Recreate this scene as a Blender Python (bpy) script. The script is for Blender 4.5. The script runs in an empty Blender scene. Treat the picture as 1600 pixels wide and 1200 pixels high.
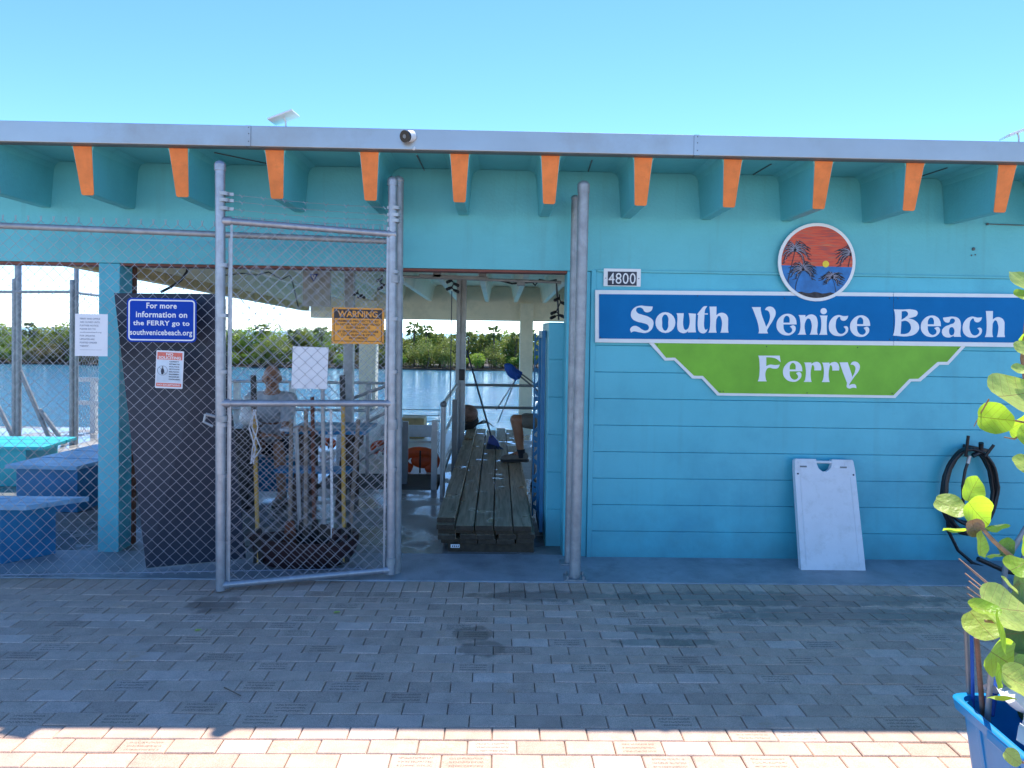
import bpy, bmesh, math, random
from mathutils import Vector, Matrix, Quaternion
random.seed(7)
R = random.Random(11)
C = bpy.context.scene.collection
SC = bpy.context.scene

# ------------------------------------------------------------------ camera
F, CX, CY, H = 1130.0, 800.0, 542.0, 1.7
cam = bpy.data.cameras.new('camera'); camo = bpy.data.objects.new('camera', cam); C.objects.link(camo)
cam.sensor_width = 36; cam.sensor_fit = 'HORIZONTAL'; cam.lens = F/1600*36
cam.shift_y = -(600-CY)/1600; cam.clip_start = .05; cam.clip_end = 6000
RM = (Matrix.Rotation(-.0195, 3, 'Z') @ Matrix.Rotation(math.pi/2-.020, 3, 'X') @ Matrix.Rotation(.0155, 3, 'Z'))
camo.matrix_world = Matrix.Translation((0, 0, H)) @ RM.to_4x4()
SC.camera = camo
# ------------------------------------------------------------------ world and sun
SUN = Vector((0.18, 0.566, 1.0)).normalized()
el = math.asin(SUN.z); az = math.atan2(SUN.x, SUN.y)
w = bpy.data.worlds.new('World'); SC.world = w; w.use_nodes = True
nt = w.node_tree; bg = nt.nodes['Background']
sky = nt.nodes.new('ShaderNodeTexSky'); sky.sky_type = 'NISHITA'; sky.sun_disc = False
sky.sun_elevation = el; sky.sun_rotation = az; sky.altitude = 0; sky.air_density = 0.55; sky.dust_density = 0.0; sky.ozone_density = 3.0
hsv = nt.nodes.new('ShaderNodeHueSaturation'); hsv.inputs['Saturation'].default_value = 1.16; nt.links.new(sky.outputs[0], hsv.inputs['Color']); nt.links.new(hsv.outputs[0], bg.inputs[0]); bg.inputs[1].default_value = 0.15
sl = bpy.data.lights.new('sun', 'SUN'); sl.energy = 3.1; sl.angle = math.radians(.53); sl.color = (1, .94, .84)
so = bpy.data.objects.new('sun', sl); C.objects.link(so); so.rotation_euler = (-SUN).to_track_quat('-Z', 'Y').to_euler()
so.location = (3, 8, 20)
SC.view_settings.view_transform = 'Standard'; SC.view_settings.look = 'None'
SC.view_settings.exposure = 1.5; SC.view_settings.gamma = 1; SC.view_settings.use_curve_mapping = False
SC.render.engine = 'CYCLES'
SC.cycles.max_bounces = 8; SC.cycles.diffuse_bounces = 5; SC.cycles.glossy_bounces = 4; SC.cycles.transparent_max_bounces = 12
SC.cycles.use_denoising = True
SC.cycles.caustics_reflective = False; SC.cycles.caustics_refractive = False

# ------------------------------------------------------------------ helpers
def ray(px, py):
    return RM @ Vector(((px-CX)/F, -(py-CY)/F, -1))
def P(px, py, Y):            # the point of the plane y = Y seen at a pixel of the photograph
    d = ray(px, py); return Vector((0, 0, H)) + d*(Y/d.y)
def G(px, py, z=0.0):        # the point at height z
    d = ray(px, py); return Vector((0, 0, H)) + d*((z-H)/d.z)

def V3(p): return Vector(p)
class MB:
    def __init__(s): s.v = []; s.f = []; s.m = []; s.mi = 0
    def add(s, vs, fs):
        b = len(s.v); s.v += [tuple(v) for v in vs]; s.f += [tuple(i+b for i in f) for f in fs]; s.m += [s.mi]*len(fs); return s
    def box(s, x0, x1, y0, y1, z0, z1):
        return s.add([(x0,y0,z0),(x1,y0,z0),(x1,y1,z0),(x0,y1,z0),(x0,y0,z1),(x1,y0,z1),(x1,y1,z1),(x0,y1,z1)],
                     [(0,3,2,1),(4,5,6,7),(0,1,5,4),(1,2,6,5),(2,3,7,6),(3,0,4,7)])
    def hexa(s, p):          # eight corners: bottom four, top four
        return s.add(p, [(0,3,2,1),(4,5,6,7),(0,1,5,4),(1,2,6,5),(2,3,7,6),(3,0,4,7)])
    def tube(s, pts, r, n=8, cap=True, r2=None):
        pts = [V3(p) for p in pts]; k = len(pts); rings = []
        t0 = (pts[1]-pts[0]).normalized(); up = Vector((0,0,1)) if abs(t0.z) < .9 else Vector((1,0,0))
        a = t0.cross(up).normalized()
        for i, p in enumerate(pts):
            if i == 0: t = t0
            elif i == k-1: t = (pts[-1]-pts[-2]).normalized()
            else: t = ((pts[i]-pts[i-1]).normalized()+(pts[i+1]-pts[i]).normalized()).normalized()
            a = (a - t*a.dot(t)).normalized(); b = t.cross(a)
            rr = r if not isinstance(r, (list, tuple)) else r[i]
            if r2 is not None: rr = r+(r2-r)*i/(k-1)
            rings.append([p+(a*math.cos(2*math.pi*j/n)+b*math.sin(2*math.pi*j/n))*rr for j in range(n)])
        vs = [q for g in rings for q in g]; fs = []
        for i in range(k-1):
            for j in range(n):
                fs.append((i*n+j, i*n+(j+1)%n, (i+1)*n+(j+1)%n, (i+1)*n+j))
        if cap: fs.append(tuple(range(n))[::-1]); fs.append(tuple((k-1)*n+j for j in range(n)))
        return s.add(vs, fs)
    def bar(s, a, b, w, h, up=(0,0,1)):
        a = V3(a); b = V3(b); t = (b-a).normalized(); u = V3(up); x = t.cross(u)
        if x.length < 1e-4: x = t.cross(Vector((1,0,0)))
        x.normalize(); y = x.cross(t).normalized(); x *= w/2; y *= h/2
        return s.hexa([a-x-y, a+x-y, b+x-y, b-x-y, a-x+y, a+x+y, b+x+y, b-x+y])
    def prism(s, poly, d):   # poly: 3D outline, d: extrusion vector
        n = len(poly); d = V3(d); a = [V3(p) for p in poly]
        return s.add(a+[p+d for p in a], [tuple(range(n))[::-1], tuple(range(n, 2*n))]+[(i, (i+1)%n, n+(i+1)%n, n+i) for i in range(n)])
    def ball(s, c, r, nu=12, nv=8, rot=None):
        c = V3(c); r = r if isinstance(r, (tuple, list)) else (r, r, r); vs = []; fs = []
        for i in range(nv+1):
            th = math.pi*i/nv
            for j in range(nu):
                q = Vector((r[0]*math.sin(th)*math.cos(2*math.pi*j/nu), r[1]*math.sin(th)*math.sin(2*math.pi*j/nu), r[2]*math.cos(th)))
                if rot: q = rot @ q
                vs.append(c+q)
        for i in range(nv):
            for j in range(nu): fs.append((i*nu+j, (i+1)*nu+j, (i+1)*nu+(j+1)%nu, i*nu+(j+1)%nu))
        return s.add(vs, fs)
    def build(s, name, mat, parent=None, smooth=False, bevel=0, sharp=True):
        me = bpy.data.meshes.new(name)
        off = root_loc(parent)
        me.from_pydata([(v[0]-off.x, v[1]-off.y, v[2]-off.z) for v in s.v], [], s.f)
        mats = mat if isinstance(mat, (list, tuple)) else [mat]
        for m_ in mats: me.materials.append(m_)
        if len(mats) > 1: me.polygons.foreach_set('material_index', s.m)
        if smooth:
            me.polygons.foreach_set('use_smooth', [True]*len(me.polygons))
            if sharp: me.set_sharp_from_angle(angle=math.radians(40))
        me.validate(); me.update()
        o = bpy.data.objects.new(name, me); C.objects.link(o)
        if parent: o.parent = parent
        if bevel:
            b = o.modifiers.new('bevel', 'BEVEL'); b.width = bevel; b.segments = 2; b.limit_method = 'ANGLE'
        return o
def root_loc(p):
    v = Vector((0,0,0))
    while p: v = v+p.location; p = p.parent
    return v
def tag(o, label=None, cat=None, group=None, kind=None):
    if label: o['label'] = label
    if cat: o['category'] = cat
    if group: o['group'] = group
    if kind: o['kind'] = kind
    return o
def thing(name, loc, label, cat, group=None):
    o = bpy.data.objects.new(name, None); o.location = loc; o.empty_display_size = .1; C.objects.link(o)
    return tag(o, label, cat, group)
def copy_tree(o, parent=None):
    c = o.copy(); C.objects.link(c)
    if parent: c.parent = parent
    for ch in list(o.children): copy_tree(ch, c)
    return c

# ------------------------------------------------------------------ materials
def mat(name, col, rough=.6, metal=0, var=.12, vs=6, bump=0.0, bs=60, dirt=None, dirt_amt=.0, ds=2.5, hue=None, spec=.5, trans=None, rvar=.1, coords='Object'):
    m = bpy.data.materials.new(name); m.use_nodes = True; n = m.node_tree; L = n.links
    b = n.nodes['Principled BSDF']
    tc = n.nodes.new('ShaderNodeTexCoord'); co = tc.outputs[coords]
    if coords == 'World':
        co = None
    no = n.nodes.new('ShaderNodeTexNoise'); no.inputs['Scale'].default_value = vs; no.inputs['Detail'].default_value = 6; no.inputs['Roughness'].default_value = .6
    L.new(co, no.inputs['Vector'])
    mx = n.nodes.new('ShaderNodeMix'); mx.data_type = 'RGBA'
    c2 = tuple(max(0, c*(1-var*2)) for c in col) if hue is None else hue
    c1 = tuple(min(1, c*(1+var)) for c in col)
    mx.inputs[6].default_value = (*c1, 1); mx.inputs[7].default_value = (*c2, 1)
    rp = n.nodes.new('ShaderNodeMapRange'); rp.inputs[1].default_value = .3; rp.inputs[2].default_value = .75
    L.new(no.outputs[0], rp.inputs[0]); L.new(rp.outputs[0], mx.inputs[0])
    out = mx.outputs[2]
    if dirt is not None:
        n2 = n.nodes.new('ShaderNodeTexNoise'); n2.inputs['Scale'].default_value = ds; n2.inputs['Detail'].default_value = 9; n2.inputs['Roughness'].default_value = .7
        L.new(co, n2.inputs['Vector'])
        r2 = n.nodes.new('ShaderNodeMapRange'); r2.inputs[1].default_value = .5; r2.inputs[2].default_value = .72; r2.inputs[4].default_value = dirt_amt
        L.new(n2.outputs[0], r2.inputs[0])
        m2 = n.nodes.new('ShaderNodeMix'); m2.data_type = 'RGBA'; m2.inputs[7].default_value = (*dirt, 1)
        L.new(out, m2.inputs[6]); L.new(r2.outputs[0], m2.inputs[0]); out = m2.outputs[2]
    L.new(out, b.inputs['Base Color'])
    rr = n.nodes.new('ShaderNodeMapRange'); rr.inputs[3].default_value = max(0, rough-rvar); rr.inputs[4].default_value = min(1, rough+rvar)
    L.new(no.outputs[0], rr.inputs[0]); L.new(rr.outputs[0], b.inputs['Roughness'])
    b.inputs['Metallic'].default_value = metal; b.inputs['Specular IOR Level'].default_value = spec
    if bump:
        nb = n.nodes.new('ShaderNodeTexNoise'); nb.inputs['Scale'].default_value = bs; nb.inputs['Detail'].default_value = 5
        L.new(co, nb.inputs['Vector'])
        bp = n.nodes.new('ShaderNodeBump'); bp.inputs['Strength'].default_value = bump; bp.inputs['Distance'].default_value = .01
        L.new(nb.outputs[0], bp.inputs['Height']); L.new(bp.outputs[0], b.inputs['Normal'])
    if trans:
        tr = n.nodes.new('ShaderNodeBsdfTranslucent'); tr.inputs[0].default_value = (*trans[1], 1)
        ms = n.nodes.new('ShaderNodeMixShader'); ms.inputs[0].default_value = trans[0]
        L.new(b.outputs[0], ms.inputs[1]); L.new(tr.outputs[0], ms.inputs[2]); L.new(ms.outputs[0], n.nodes['Material Output'].inputs[0])
    return m
def nodes(m): return m.node_tree.nodes, m.node_tree.links
def weather(m, splash=.55, streak=.35, col=(.16,.22,.22)):
    n, L = nodes(m); b = n['Principled BSDF']; src = b.inputs['Base Color'].links[0].from_socket
    g = n.new('ShaderNodeNewGeometry'); sp = n.new('ShaderNodeSeparateXYZ'); L.new(g.outputs['Position'], sp.inputs[0])
    no = n.new('ShaderNodeTexNoise'); no.inputs['Scale'].default_value = 7; no.inputs['Detail'].default_value = 8; L.new(g.outputs['Position'], no.inputs['Vector'])
    a = n.new('ShaderNodeMath'); a.operation = 'MULTIPLY_ADD'; a.inputs[1].default_value = -.5; L.new(no.outputs[0], a.inputs[0]); L.new(sp.outputs[2], a.inputs[2])
    r = n.new('ShaderNodeMapRange'); r.inputs[1].default_value = -.32; r.inputs[2].default_value = .05; r.inputs[3].default_value = splash; r.inputs[4].default_value = 0; L.new(a.outputs[0], r.inputs[0])
    mp = n.new('ShaderNodeMapping'); mp.inputs['Scale'].default_value = (14, 14, .9); L.new(g.outputs['Position'], mp.inputs[0])
    n2 = n.new('ShaderNodeTexNoise'); n2.inputs['Scale'].default_value = 1; n2.inputs['Detail'].default_value = 5; L.new(mp.outputs[0], n2.inputs['Vector'])
    r2 = n.new('ShaderNodeMapRange'); r2.inputs[1].default_value = .58; r2.inputs[2].default_value = .72; r2.inputs[4].default_value = streak; L.new(n2.outputs[0], r2.inputs[0])
    mx = n.new('ShaderNodeMath'); mx.operation = 'MAXIMUM'; L.new(r.outputs[0], mx.inputs[0]); L.new(r2.outputs[0], mx.inputs[1])
    m2 = n.new('ShaderNodeMix'); m2.data_type = 'RGBA'; m2.inputs[7].default_value = (*col, 1); L.new(src, m2.inputs[6]); L.new(mx.outputs[0], m2.inputs[0]); L.new(m2.outputs[2], b.inputs['Base Color'])

TURQ = (.12, .49, .55)
M = {}
M['turq'] = mat('turquoise_paint_bounce_tint', TURQ, .5, var=.05, vs=1.6, bump=.25, bs=45, dirt=(.10,.36,.40), dirt_amt=.5, ds=1.3)  # upper wall greener than the boards: warm ground bounce put into the colour
M['turq_board'] = mat('turquoise_board_cool_tint', (.085,.47,.58), .42, var=.05, vs=2.2, bump=.18, bs=35, dirt=(.05,.30,.44), dirt_amt=.45, ds=1.1)  # bluer light on the lower wall is put into this colour
weather(M['turq'], .5, .22, (.10,.30,.32)); weather(M['turq_board'], .6, .12, (.07,.24,.30))
M['orange'] = mat('orange_paint', (.80,.20,.035), .5, var=.1, vs=9, bump=.15, bs=60, dirt=(.45,.13,.03), dirt_amt=.5, ds=14)
M['cream'] = mat('cream_paint', (.93,.79,.60), .6, var=.05, vs=1.5, bump=.15, bs=30, dirt=(.48,.44,.33), dirt_amt=.5, ds=2)
M['fascia'] = mat('galvanised_fascia', (.44,.44,.44), .34, metal=.8, var=.08, vs=1.2, dirt=(.34,.28,.24), dirt_amt=.75, ds=.9, bump=.12, bs=5)  # broad brownish patches mixed into the metal colour
M['dark_metal'] = mat('dark_drip_edge', (.13,.14,.15), .5, metal=.3)
M['galv'] = mat('galvanised_pipe', (.36,.38,.42), .42, metal=.55, var=.12, vs=14, dirt=(.27,.26,.27), dirt_amt=.6, ds=22, bump=.1, bs=90)
M['galv_dull'] = mat('weathered_galvanised_pipe', (.33,.35,.37), .5, metal=.4, var=.14, vs=12, dirt=(.22,.22,.21), dirt_amt=.5, ds=14, bump=.15, bs=80)
M['wire'] = mat('galvanised_wire', (.40,.40,.45), .42, metal=.5, var=.1, vs=20)
M['alu'] = mat('dull_aluminium', (.42,.43,.44), .45, metal=.5, var=.1, vs=7)
M['steel'] = mat('grey_steel_paint', (.20,.21,.22), .45, metal=.2, var=.12, vs=8)
M['concrete'] = mat('bluish_grey_concrete', (.36,.38,.41), .55, var=.16, vs=3, bump=.5, bs=120, dirt=(.17,.17,.18), dirt_amt=.6, ds=4)
M['white'] = mat('white_paint', (.78,.79,.80), .45, var=.04, vs=5)
M['white_plastic'] = mat('white_plastic', (.70,.72,.77), .4, var=.03, vs=7, dirt=(.44,.44,.44), dirt_amt=.5, ds=9, bump=.05, bs=12)
M['paper'] = mat('white_paper', (.75,.78,.82), .7, var=.03, vs=9)
M['ink'] = mat('dark_ink', (.04,.045,.07), .7)
M['ink_grey'] = mat('faded_grey_ink', (.22,.25,.32), .7)
M['sign_blue'] = mat('sign_blue_paint', (.001,.155,.41), .5, spec=.12, var=.07, vs=3, bump=.05, bs=20)
M['sign_green'] = mat('sign_green_paint', (.18,.47,.018), .5, var=.1, vs=4, bump=.06, bs=20)
M['letter'] = mat('pale_letter_paint', (.78,.80,.84), .5, var=.03)
M['info_blue'] = mat('information_sign_blue', (.002,.05,.40), .5, spec=.15, var=.04)
M['warn'] = mat('warning_sign_orange', (.82,.34,.03), .45, var=.06)
M['warn_ink'] = mat('warning_sign_black', (.035,.02,.02), .5)
M['nos_red'] = mat('faded_red_print', (.72,.16,.12), .5, var=.12, vs=60)
M['nos_white'] = mat('faded_white_print', (.62,.72,.80), .5)
M['black'] = mat('black_rubber', (.012,.012,.014), .4, var=.2)
M['black_cloth'] = mat('black_cloth', (.02,.02,.022), .85)
M['navy'] = mat('charcoal_navy_board', (.020,.030,.055), .55, var=.1, vs=3, bump=.1, bs=20)
M['rust_wood'] = mat('rust_brown_wood', (.16,.05,.025), .7, var=.25, vs=8, bump=.3, bs=40)
M['bench_blue'] = mat('bench_blue_paint', (.008,.18,.37), .45, var=.12, vs=4, dirt=(.01,.07,.18), dirt_amt=.5)
M['bench_teal'] = mat('bench_teal_paint', (.02,.38,.46), .45, var=.1, vs=4)
M['bench_top'] = mat('lilac_blue_planks', (.20,.40,.58), .4, var=.15, vs=9)  # plank tops in a paler blue than the bench sides
M['skin'] = mat('tanned_skin', (.36,.17,.10), .5, var=.1, vs=12)
M['hair'] = mat('grey_hair', (.18,.16,.15), .8)
M['shirt'] = mat('grey_shirt', (.42,.46,.50), .85, var=.1, vs=9, bump=.4, bs=14)
M['shorts'] = mat('olive_shorts', (.17,.165,.14), .85, var=.12, vs=9, bump=.4, bs=14)
M['sock'] = mat('dark_sock', (.02,.025,.035), .9)
M['shoe'] = mat('taupe_shoe', (.20,.175,.15), .8, var=.15, vs=30)
M['sole'] = mat('dark_sole', (.03,.03,.03), .7)
M['broom_blue'] = mat('blue_plastic', (.01,.045,.28), .4)
M['bristle'] = mat('dark_blue_bristles', (.03,.06,.13), .8, var=.3, vs=80)
M['umb_blue'] = mat('blue_canvas', (.01,.085,.42), .75, var=.15, vs=12, bump=.5, bs=25)
M['orange_plastic'] = mat('orange_plastic', (.70,.09,.015), .45, var=.15, vs=8)
M['mat_dark'] = mat('dark_rubber_mat', (.035,.04,.045), .7)
M['tote'] = mat('bright_blue_plastic', (.005,.27,.62), .3, var=.05, vs=5, dirt=(.01,.20,.45), dirt_amt=.4, ds=9, trans=(.15, (.02,.4,.85)))
M['yellow_wood'] = mat('yellow_handle', (.50,.30,.06), .5, var=.15, vs=20)
M['ash'] = mat('grey_wooden_handle', (.25,.20,.16), .7, var=.2, vs=20)
M['maroon'] = mat('dark_maroon_tub', (.035,.012,.014), .45, var=.2, vs=8)
M['copper'] = mat('bare_wire_tines', (.45,.26,.17), .4, metal=.3)
M['red_brick_dust'] = mat('rust_red_track', (.22,.07,.05), .7)
M['barrier'] = mat('dark_brown_wood', (.07,.035,.02), .7, var=.2, vs=8)
M['grey_panel'] = mat('pale_grey_panel', (.42,.44,.45), .6)
M['gold'] = mat('pale_yellow_wood', (.66,.46,.22), .65, var=.2, vs=5, dirt=(.25,.15,.06), dirt_amt=.7, ds=6)
M['glass_black'] = mat('black_lens', (.01,.01,.012), .12)
M['solar'] = mat('solar_cells', (.02,.03,.08), .2)
M['bark'] = mat('bark', (.16,.11,.075), .85, var=.25, vs=12, bump=.5, bs=25)
M['twig'] = mat('sea_grape_twig', (.33,.20,.12), .7, var=.2, vs=25)
M['rod_brown'] = mat('rusty_rod', (.22,.12,.09), .6, var=.3, vs=22)

# wet interior floor: film of water in patches
m = M['wet'] = mat('wet_concrete', (.27,.26,.245), .3, var=.25, vs=2, bump=.25, bs=70, dirt=(.10,.09,.08), dirt_amt=.8, ds=1.6)
n, L = nodes(m); b = n['Principled BSDF']
tc = n.new('ShaderNodeTexCoord'); no = n.new('ShaderNodeTexNoise'); no.inputs['Scale'].default_value = 1.5; no.inputs['Detail'].default_value = 5
L.new(tc.outputs['Object'], no.inputs['Vector'])
mr = n.new('ShaderNodeMapRange'); mr.inputs[1].default_value = .46; mr.inputs[2].default_value = .54; mr.inputs[3].default_value = .04; mr.inputs[4].default_value = .5
L.new(no.outputs[0], mr.inputs[0]); L.new(mr.outputs[0], b.inputs['Roughness'])
mb = n.new('ShaderNodeMapRange'); mb.inputs[1].default_value = .46; mb.inputs[2].default_value = .54; mb.inputs[3].default_value = .10; mb.inputs[4].default_value = .3
L.new(no.outputs[0], mb.inputs[0]); L.new(mb.outputs[0], n['Bump'].inputs['Strength'])

# pavers: colour per brick from its place in the bond
PY0, RH, BW = 4.695, .1008, .2016      # back edge of the running bond, row depth, brick length
def paver_mat(name, soldier=False):
    m = bpy.data.materials.new(name); m.use_nodes = True; n, L = nodes(m); b = n['Principled BSDF']
    g = n.new('ShaderNodeNewGeometry'); sp = n.new('ShaderNodeSeparateXYZ'); L.new(g.outputs['Position'], sp.inputs[0])
    def math_(op, a, bb=None):
        q = n.new('ShaderNodeMath'); q.operation = op
        for i, v in enumerate((a, bb)):
            if v is None: continue
            if isinstance(v, (int, float)): q.inputs[i].default_value = v
            else: L.new(v, q.inputs[i])
        return q.outputs[0]
    if not soldier:
        row = math_('FLOOR', math_('DIVIDE', math_('SUBTRACT', PY0, sp.outputs[1]), RH))
        half = math_('MULTIPLY', math_('MODULO', math_('ADD', row, 1000), 2), .5)
        col = math_('FLOOR', math_('ADD', math_('DIVIDE', sp.outputs[0], BW), half))
    else:
        row = 3.5; col = math_('FLOOR', math_('DIVIDE', sp.outputs[0], RH))
    cb = n.new('ShaderNodeCombineXYZ')
    L.new(col, cb.inputs[0])
    if isinstance(row, float): cb.inputs[1].default_value = row
    else: L.new(row, cb.inputs[1])
    wn = n.new('ShaderNodeTexWhiteNoise'); L.new(cb.outputs[0], wn.inputs['Vector'])
    cr = n.new('ShaderNodeValToRGB'); e = cr.color_ramp; e.elements[0].color = (0.452,0.307,0.234,1); e.elements[1].color = (0.635,0.464,0.378,1)
    for p_, c_ in ((.25,(0.541,0.367,0.276,1)),(.5,(0.567,0.394,0.301,1)),(.62,(0.500,0.356,0.285,1)),(.8,(0.553,0.372,0.281,1)),(.93,(0.581,0.415,0.336,1))):
        x = e.elements.new(p_); x.color = c_
    L.new(wn.outputs['Value'], cr.inputs[0])
    # mottling
    n1 = n.new('ShaderNodeTexNoise'); n1.inputs['Scale'].default_value = 9; n1.inputs['Detail'].default_value = 8; n1.inputs['Roughness'].default_value = .7
    L.new(g.outputs['Position'], n1.inputs['Vector'])
    n2 = n.new('ShaderNodeTexNoise'); n2.inputs['Scale'].default_value = 260; n2.inputs['Detail'].default_value = 2
    L.new(g.outputs['Position'], n2.inputs['Vector'])
    mr = n.new('ShaderNodeMapRange'); mr.inputs[1].default_value = .3; mr.inputs[2].default_value = .7; mr.inputs[3].default_value = .92; mr.inputs[4].default_value = 1.30
    L.new(n1.outputs[0], mr.inputs[0])
    m2 = n.new('ShaderNodeMapRange'); m2.inputs[1].default_value = .3; m2.inputs[2].default_value = .7; m2.inputs[3].default_value = .72; m2.inputs[4].default_value = 1.25
    L.new(n2.outputs[0], m2.inputs[0])
    k = math_('MULTIPLY', mr.outputs[0], m2.outputs[0])
    # engraved lines on some bricks: small dark strokes, too worn to read
    eng = math_('LESS_THAN', math_('FRACT', math_('MULTIPLY', wn.outputs['Value'], 37.7)), .17)
    if not soldier:
        u = math_('FRACT', math_('ADD', math_('DIVIDE', sp.outputs[0], BW), half)); v = math_('FRACT', math_('DIVIDE', math_('SUBTRACT', PY0, sp.outputs[1]), RH))
        inu = math_('LESS_THAN', math_('ABSOLUTE', math_('SUBTRACT', u, .5)), .34); inv = math_('LESS_THAN', math_('ABSOLUTE', math_('SUBTRACT', v, .5)), .36)
        line = math_('LESS_THAN', math_('FRACT', math_('ADD', math_('MULTIPLY', v, 4.0), .2)), .5)
        vec = n.new('ShaderNodeCombineXYZ'); L.new(math_('MULTIPLY', sp.outputs[0], 210), vec.inputs[0]); L.new(math_('MULTIPLY', sp.outputs[1], 150), vec.inputs[1])
        nn = n.new('ShaderNodeTexNoise'); nn.inputs['Scale'].default_value = 1; nn.inputs['Detail'].default_value = 1; L.new(vec.outputs[0], nn.inputs['Vector'])
        st = math_('GREATER_THAN', nn.outputs[0], .49)
        mask = math_('MULTIPLY', math_('MULTIPLY', eng, inu), math_('MULTIPLY', math_('MULTIPLY', inv, line), st))
        k = math_('MULTIPLY', k, math_('SUBTRACT', 1, math_('MULTIPLY', mask, .55)))
    # damp stains of their own shape
    stain = None
    for (sx, sy, rx, ry) in ((1.75,4.62,1.3,.13),(.35,4.64,.5,.10),(-.12,4.05,.12,.10),(-.05,3.85,.13,.09),(-1.72,4.45,.16,.13),(.95,3.95,.3,.05),(2.2,4.35,.9,.12),(1.0,4.1,.25,.06)):
        dx = math_('DIVIDE', math_('SUBTRACT', sp.outputs[0], sx), rx); dy = math_('DIVIDE', math_('SUBTRACT', sp.outputs[1], sy), ry)
        d = math_('ADD', math_('MULTIPLY', dx, dx), math_('MULTIPLY', dy, dy))
        stain = d if stain is None else math_('MINIMUM', stain, d)
    sn = math_('ADD', stain, math_('MULTIPLY', math_('SUBTRACT', n1.outputs[0], .5), 3.2))
    sr = n.new('ShaderNodeMapRange'); sr.inputs[1].default_value = .75; sr.inputs[2].default_value = 1.15; sr.inputs[3].default_value = .62; sr.inputs[4].default_value = 1
    L.new(sn, sr.inputs[0]); k = math_('MULTIPLY', k, sr.outputs[0])
    # ochre drips
    mx = n.new('ShaderNodeMix'); mx.data_type = 'RGBA'; mx.blend_type = 'MULTIPLY'; mx.inputs[0].default_value = 1
    L.new(cr.outputs[0], mx.inputs[6]); cc = n.new('ShaderNodeCombineXYZ')
    for i in range(3): L.new(k, cc.inputs[i])
    L.new(cc.outputs[0], mx.inputs[7])
    n3 = n.new('ShaderNodeTexNoise'); n3.inputs['Scale'].default_value = 2.3; n3.inputs['Detail'].default_value = 8; n3.inputs['Roughness'].default_value = .75
    L.new(g.outputs['Position'], n3.inputs['Vector'])
    r3 = n.new('ShaderNodeMapRange'); r3.inputs[1].default_value = .6; r3.inputs[2].default_value = .7; r3.inputs[4].default_value = .45
    L.new(n3.outputs[0], r3.inputs[0])
    m3 = n.new('ShaderNodeMix'); m3.data_type = 'RGBA'; m3.blend_type = 'MULTIPLY'; m3.inputs[7].default_value = (.95,.72,.42,1)
    L.new(r3.outputs[0], m3.inputs[0]); L.new(mx.outputs[2], m3.inputs[6])
    L.new(m3.outputs[2], b.inputs['Base Color'])
    b.inputs['Roughness'].default_value = .72
    rr = n.new('ShaderNodeMapRange'); rr.inputs[1].default_value = .62; rr.inputs[2].default_value = 1; rr.inputs[3].default_value = .38; rr.inputs[4].default_value = .78
    L.new(sr.outputs[0], rr.inputs[0]); L.new(rr.outputs[0], b.inputs['Roughness'])
    bp = n.new('ShaderNodeBump'); bp.inputs['Strength'].default_value = .35; bp.inputs['Distance'].default_value = .004
    L.new(n2.outputs[0], bp.inputs['Height']); L.new(bp.outputs[0], b.inputs['Normal'])
    return m
M['paver'] = paver_mat('concrete_pavers'); M['soldier'] = paver_mat('edge_pavers', True)
M['sand'] = mat('joint_sand', (.20,.165,.125), .95, var=.2, vs=30)

# lumber
m = M['lumber'] = bpy.data.materials.new('weathered_lumber'); m.use_nodes = True; n, L = nodes(m); b = n['Principled BSDF']
tc = n.new('ShaderNodeTexCoord'); mp = n.new('ShaderNodeMapping'); mp.inputs['Scale'].default_value = (22, 1.2, 22)
oi = n.new('ShaderNodeObjectInfo'); L.new(tc.outputs['Object'], mp.inputs['Vector'])
ad = n.new('ShaderNodeVectorMath'); ad.operation = 'ADD'; L.new(mp.outputs[0], ad.inputs[0])
sc_ = n.new('ShaderNodeVectorMath'); sc_.operation = 'SCALE'; sc_.inputs[0].default_value = (40, 90, 17); L.new(oi.outputs['Random'], sc_.inputs['Scale']); L.new(sc_.outputs[0], ad.inputs[1])
no = n.new('ShaderNodeTexNoise'); no.inputs['Scale'].default_value = 1.4; no.inputs['Detail'].default_value = 8; no.inputs['Distortion'].default_value = 1.2; L.new(ad.outputs[0], no.inputs['Vector'])
cr = n.new('ShaderNodeValToRGB'); cr.color_ramp.elements[0].position = .3; cr.color_ramp.elements[0].color = (.19,.14,.085,1); cr.color_ramp.elements[1].position = .7; cr.color_ramp.elements[1].color = (.50,.41,.28,1)
L.new(no.outputs[0], cr.inputs[0])
hs = n.new('ShaderNodeHueSaturation'); L.new(cr.outputs[0], hs.inputs['Color']); mr = n.new('ShaderNodeMapRange'); mr.inputs[3].default_value = .75; mr.inputs[4].default_value = 1.2; L.new(oi.outputs['Random'], mr.inputs[0]); L.new(mr.outputs[0], hs.inputs['Value'])
L.new(hs.outputs[0], b.inputs['Base Color'])
w2 = n.new('ShaderNodeTexNoise'); w2.inputs['Scale'].default_value = 5; w2.inputs['Detail'].default_value = 3; L.new(tc.outputs['Object'], w2.inputs['Vector'])
mr = n.new('ShaderNodeMapRange'); mr.inputs[1].default_value = .60; mr.inputs[2].default_value = .66; mr.inputs[3].default_value = .62; mr.inputs[4].default_value = .05; L.new(w2.outputs[0], mr.inputs[0]); L.new(mr.outputs[0], b.inputs['Roughness'])
bp = n.new('ShaderNodeBump'); bp.inputs['Strength'].default_value = .3; bp.inputs['Distance'].default_value = .004; L.new(no.outputs[0], bp.inputs['Height']); L.new(bp.outputs[0], b.inputs['Normal'])
M['endgrain'] = mat('dark_end_grain', (.05,.038,.025), .8, var=.3, vs=25)

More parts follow.
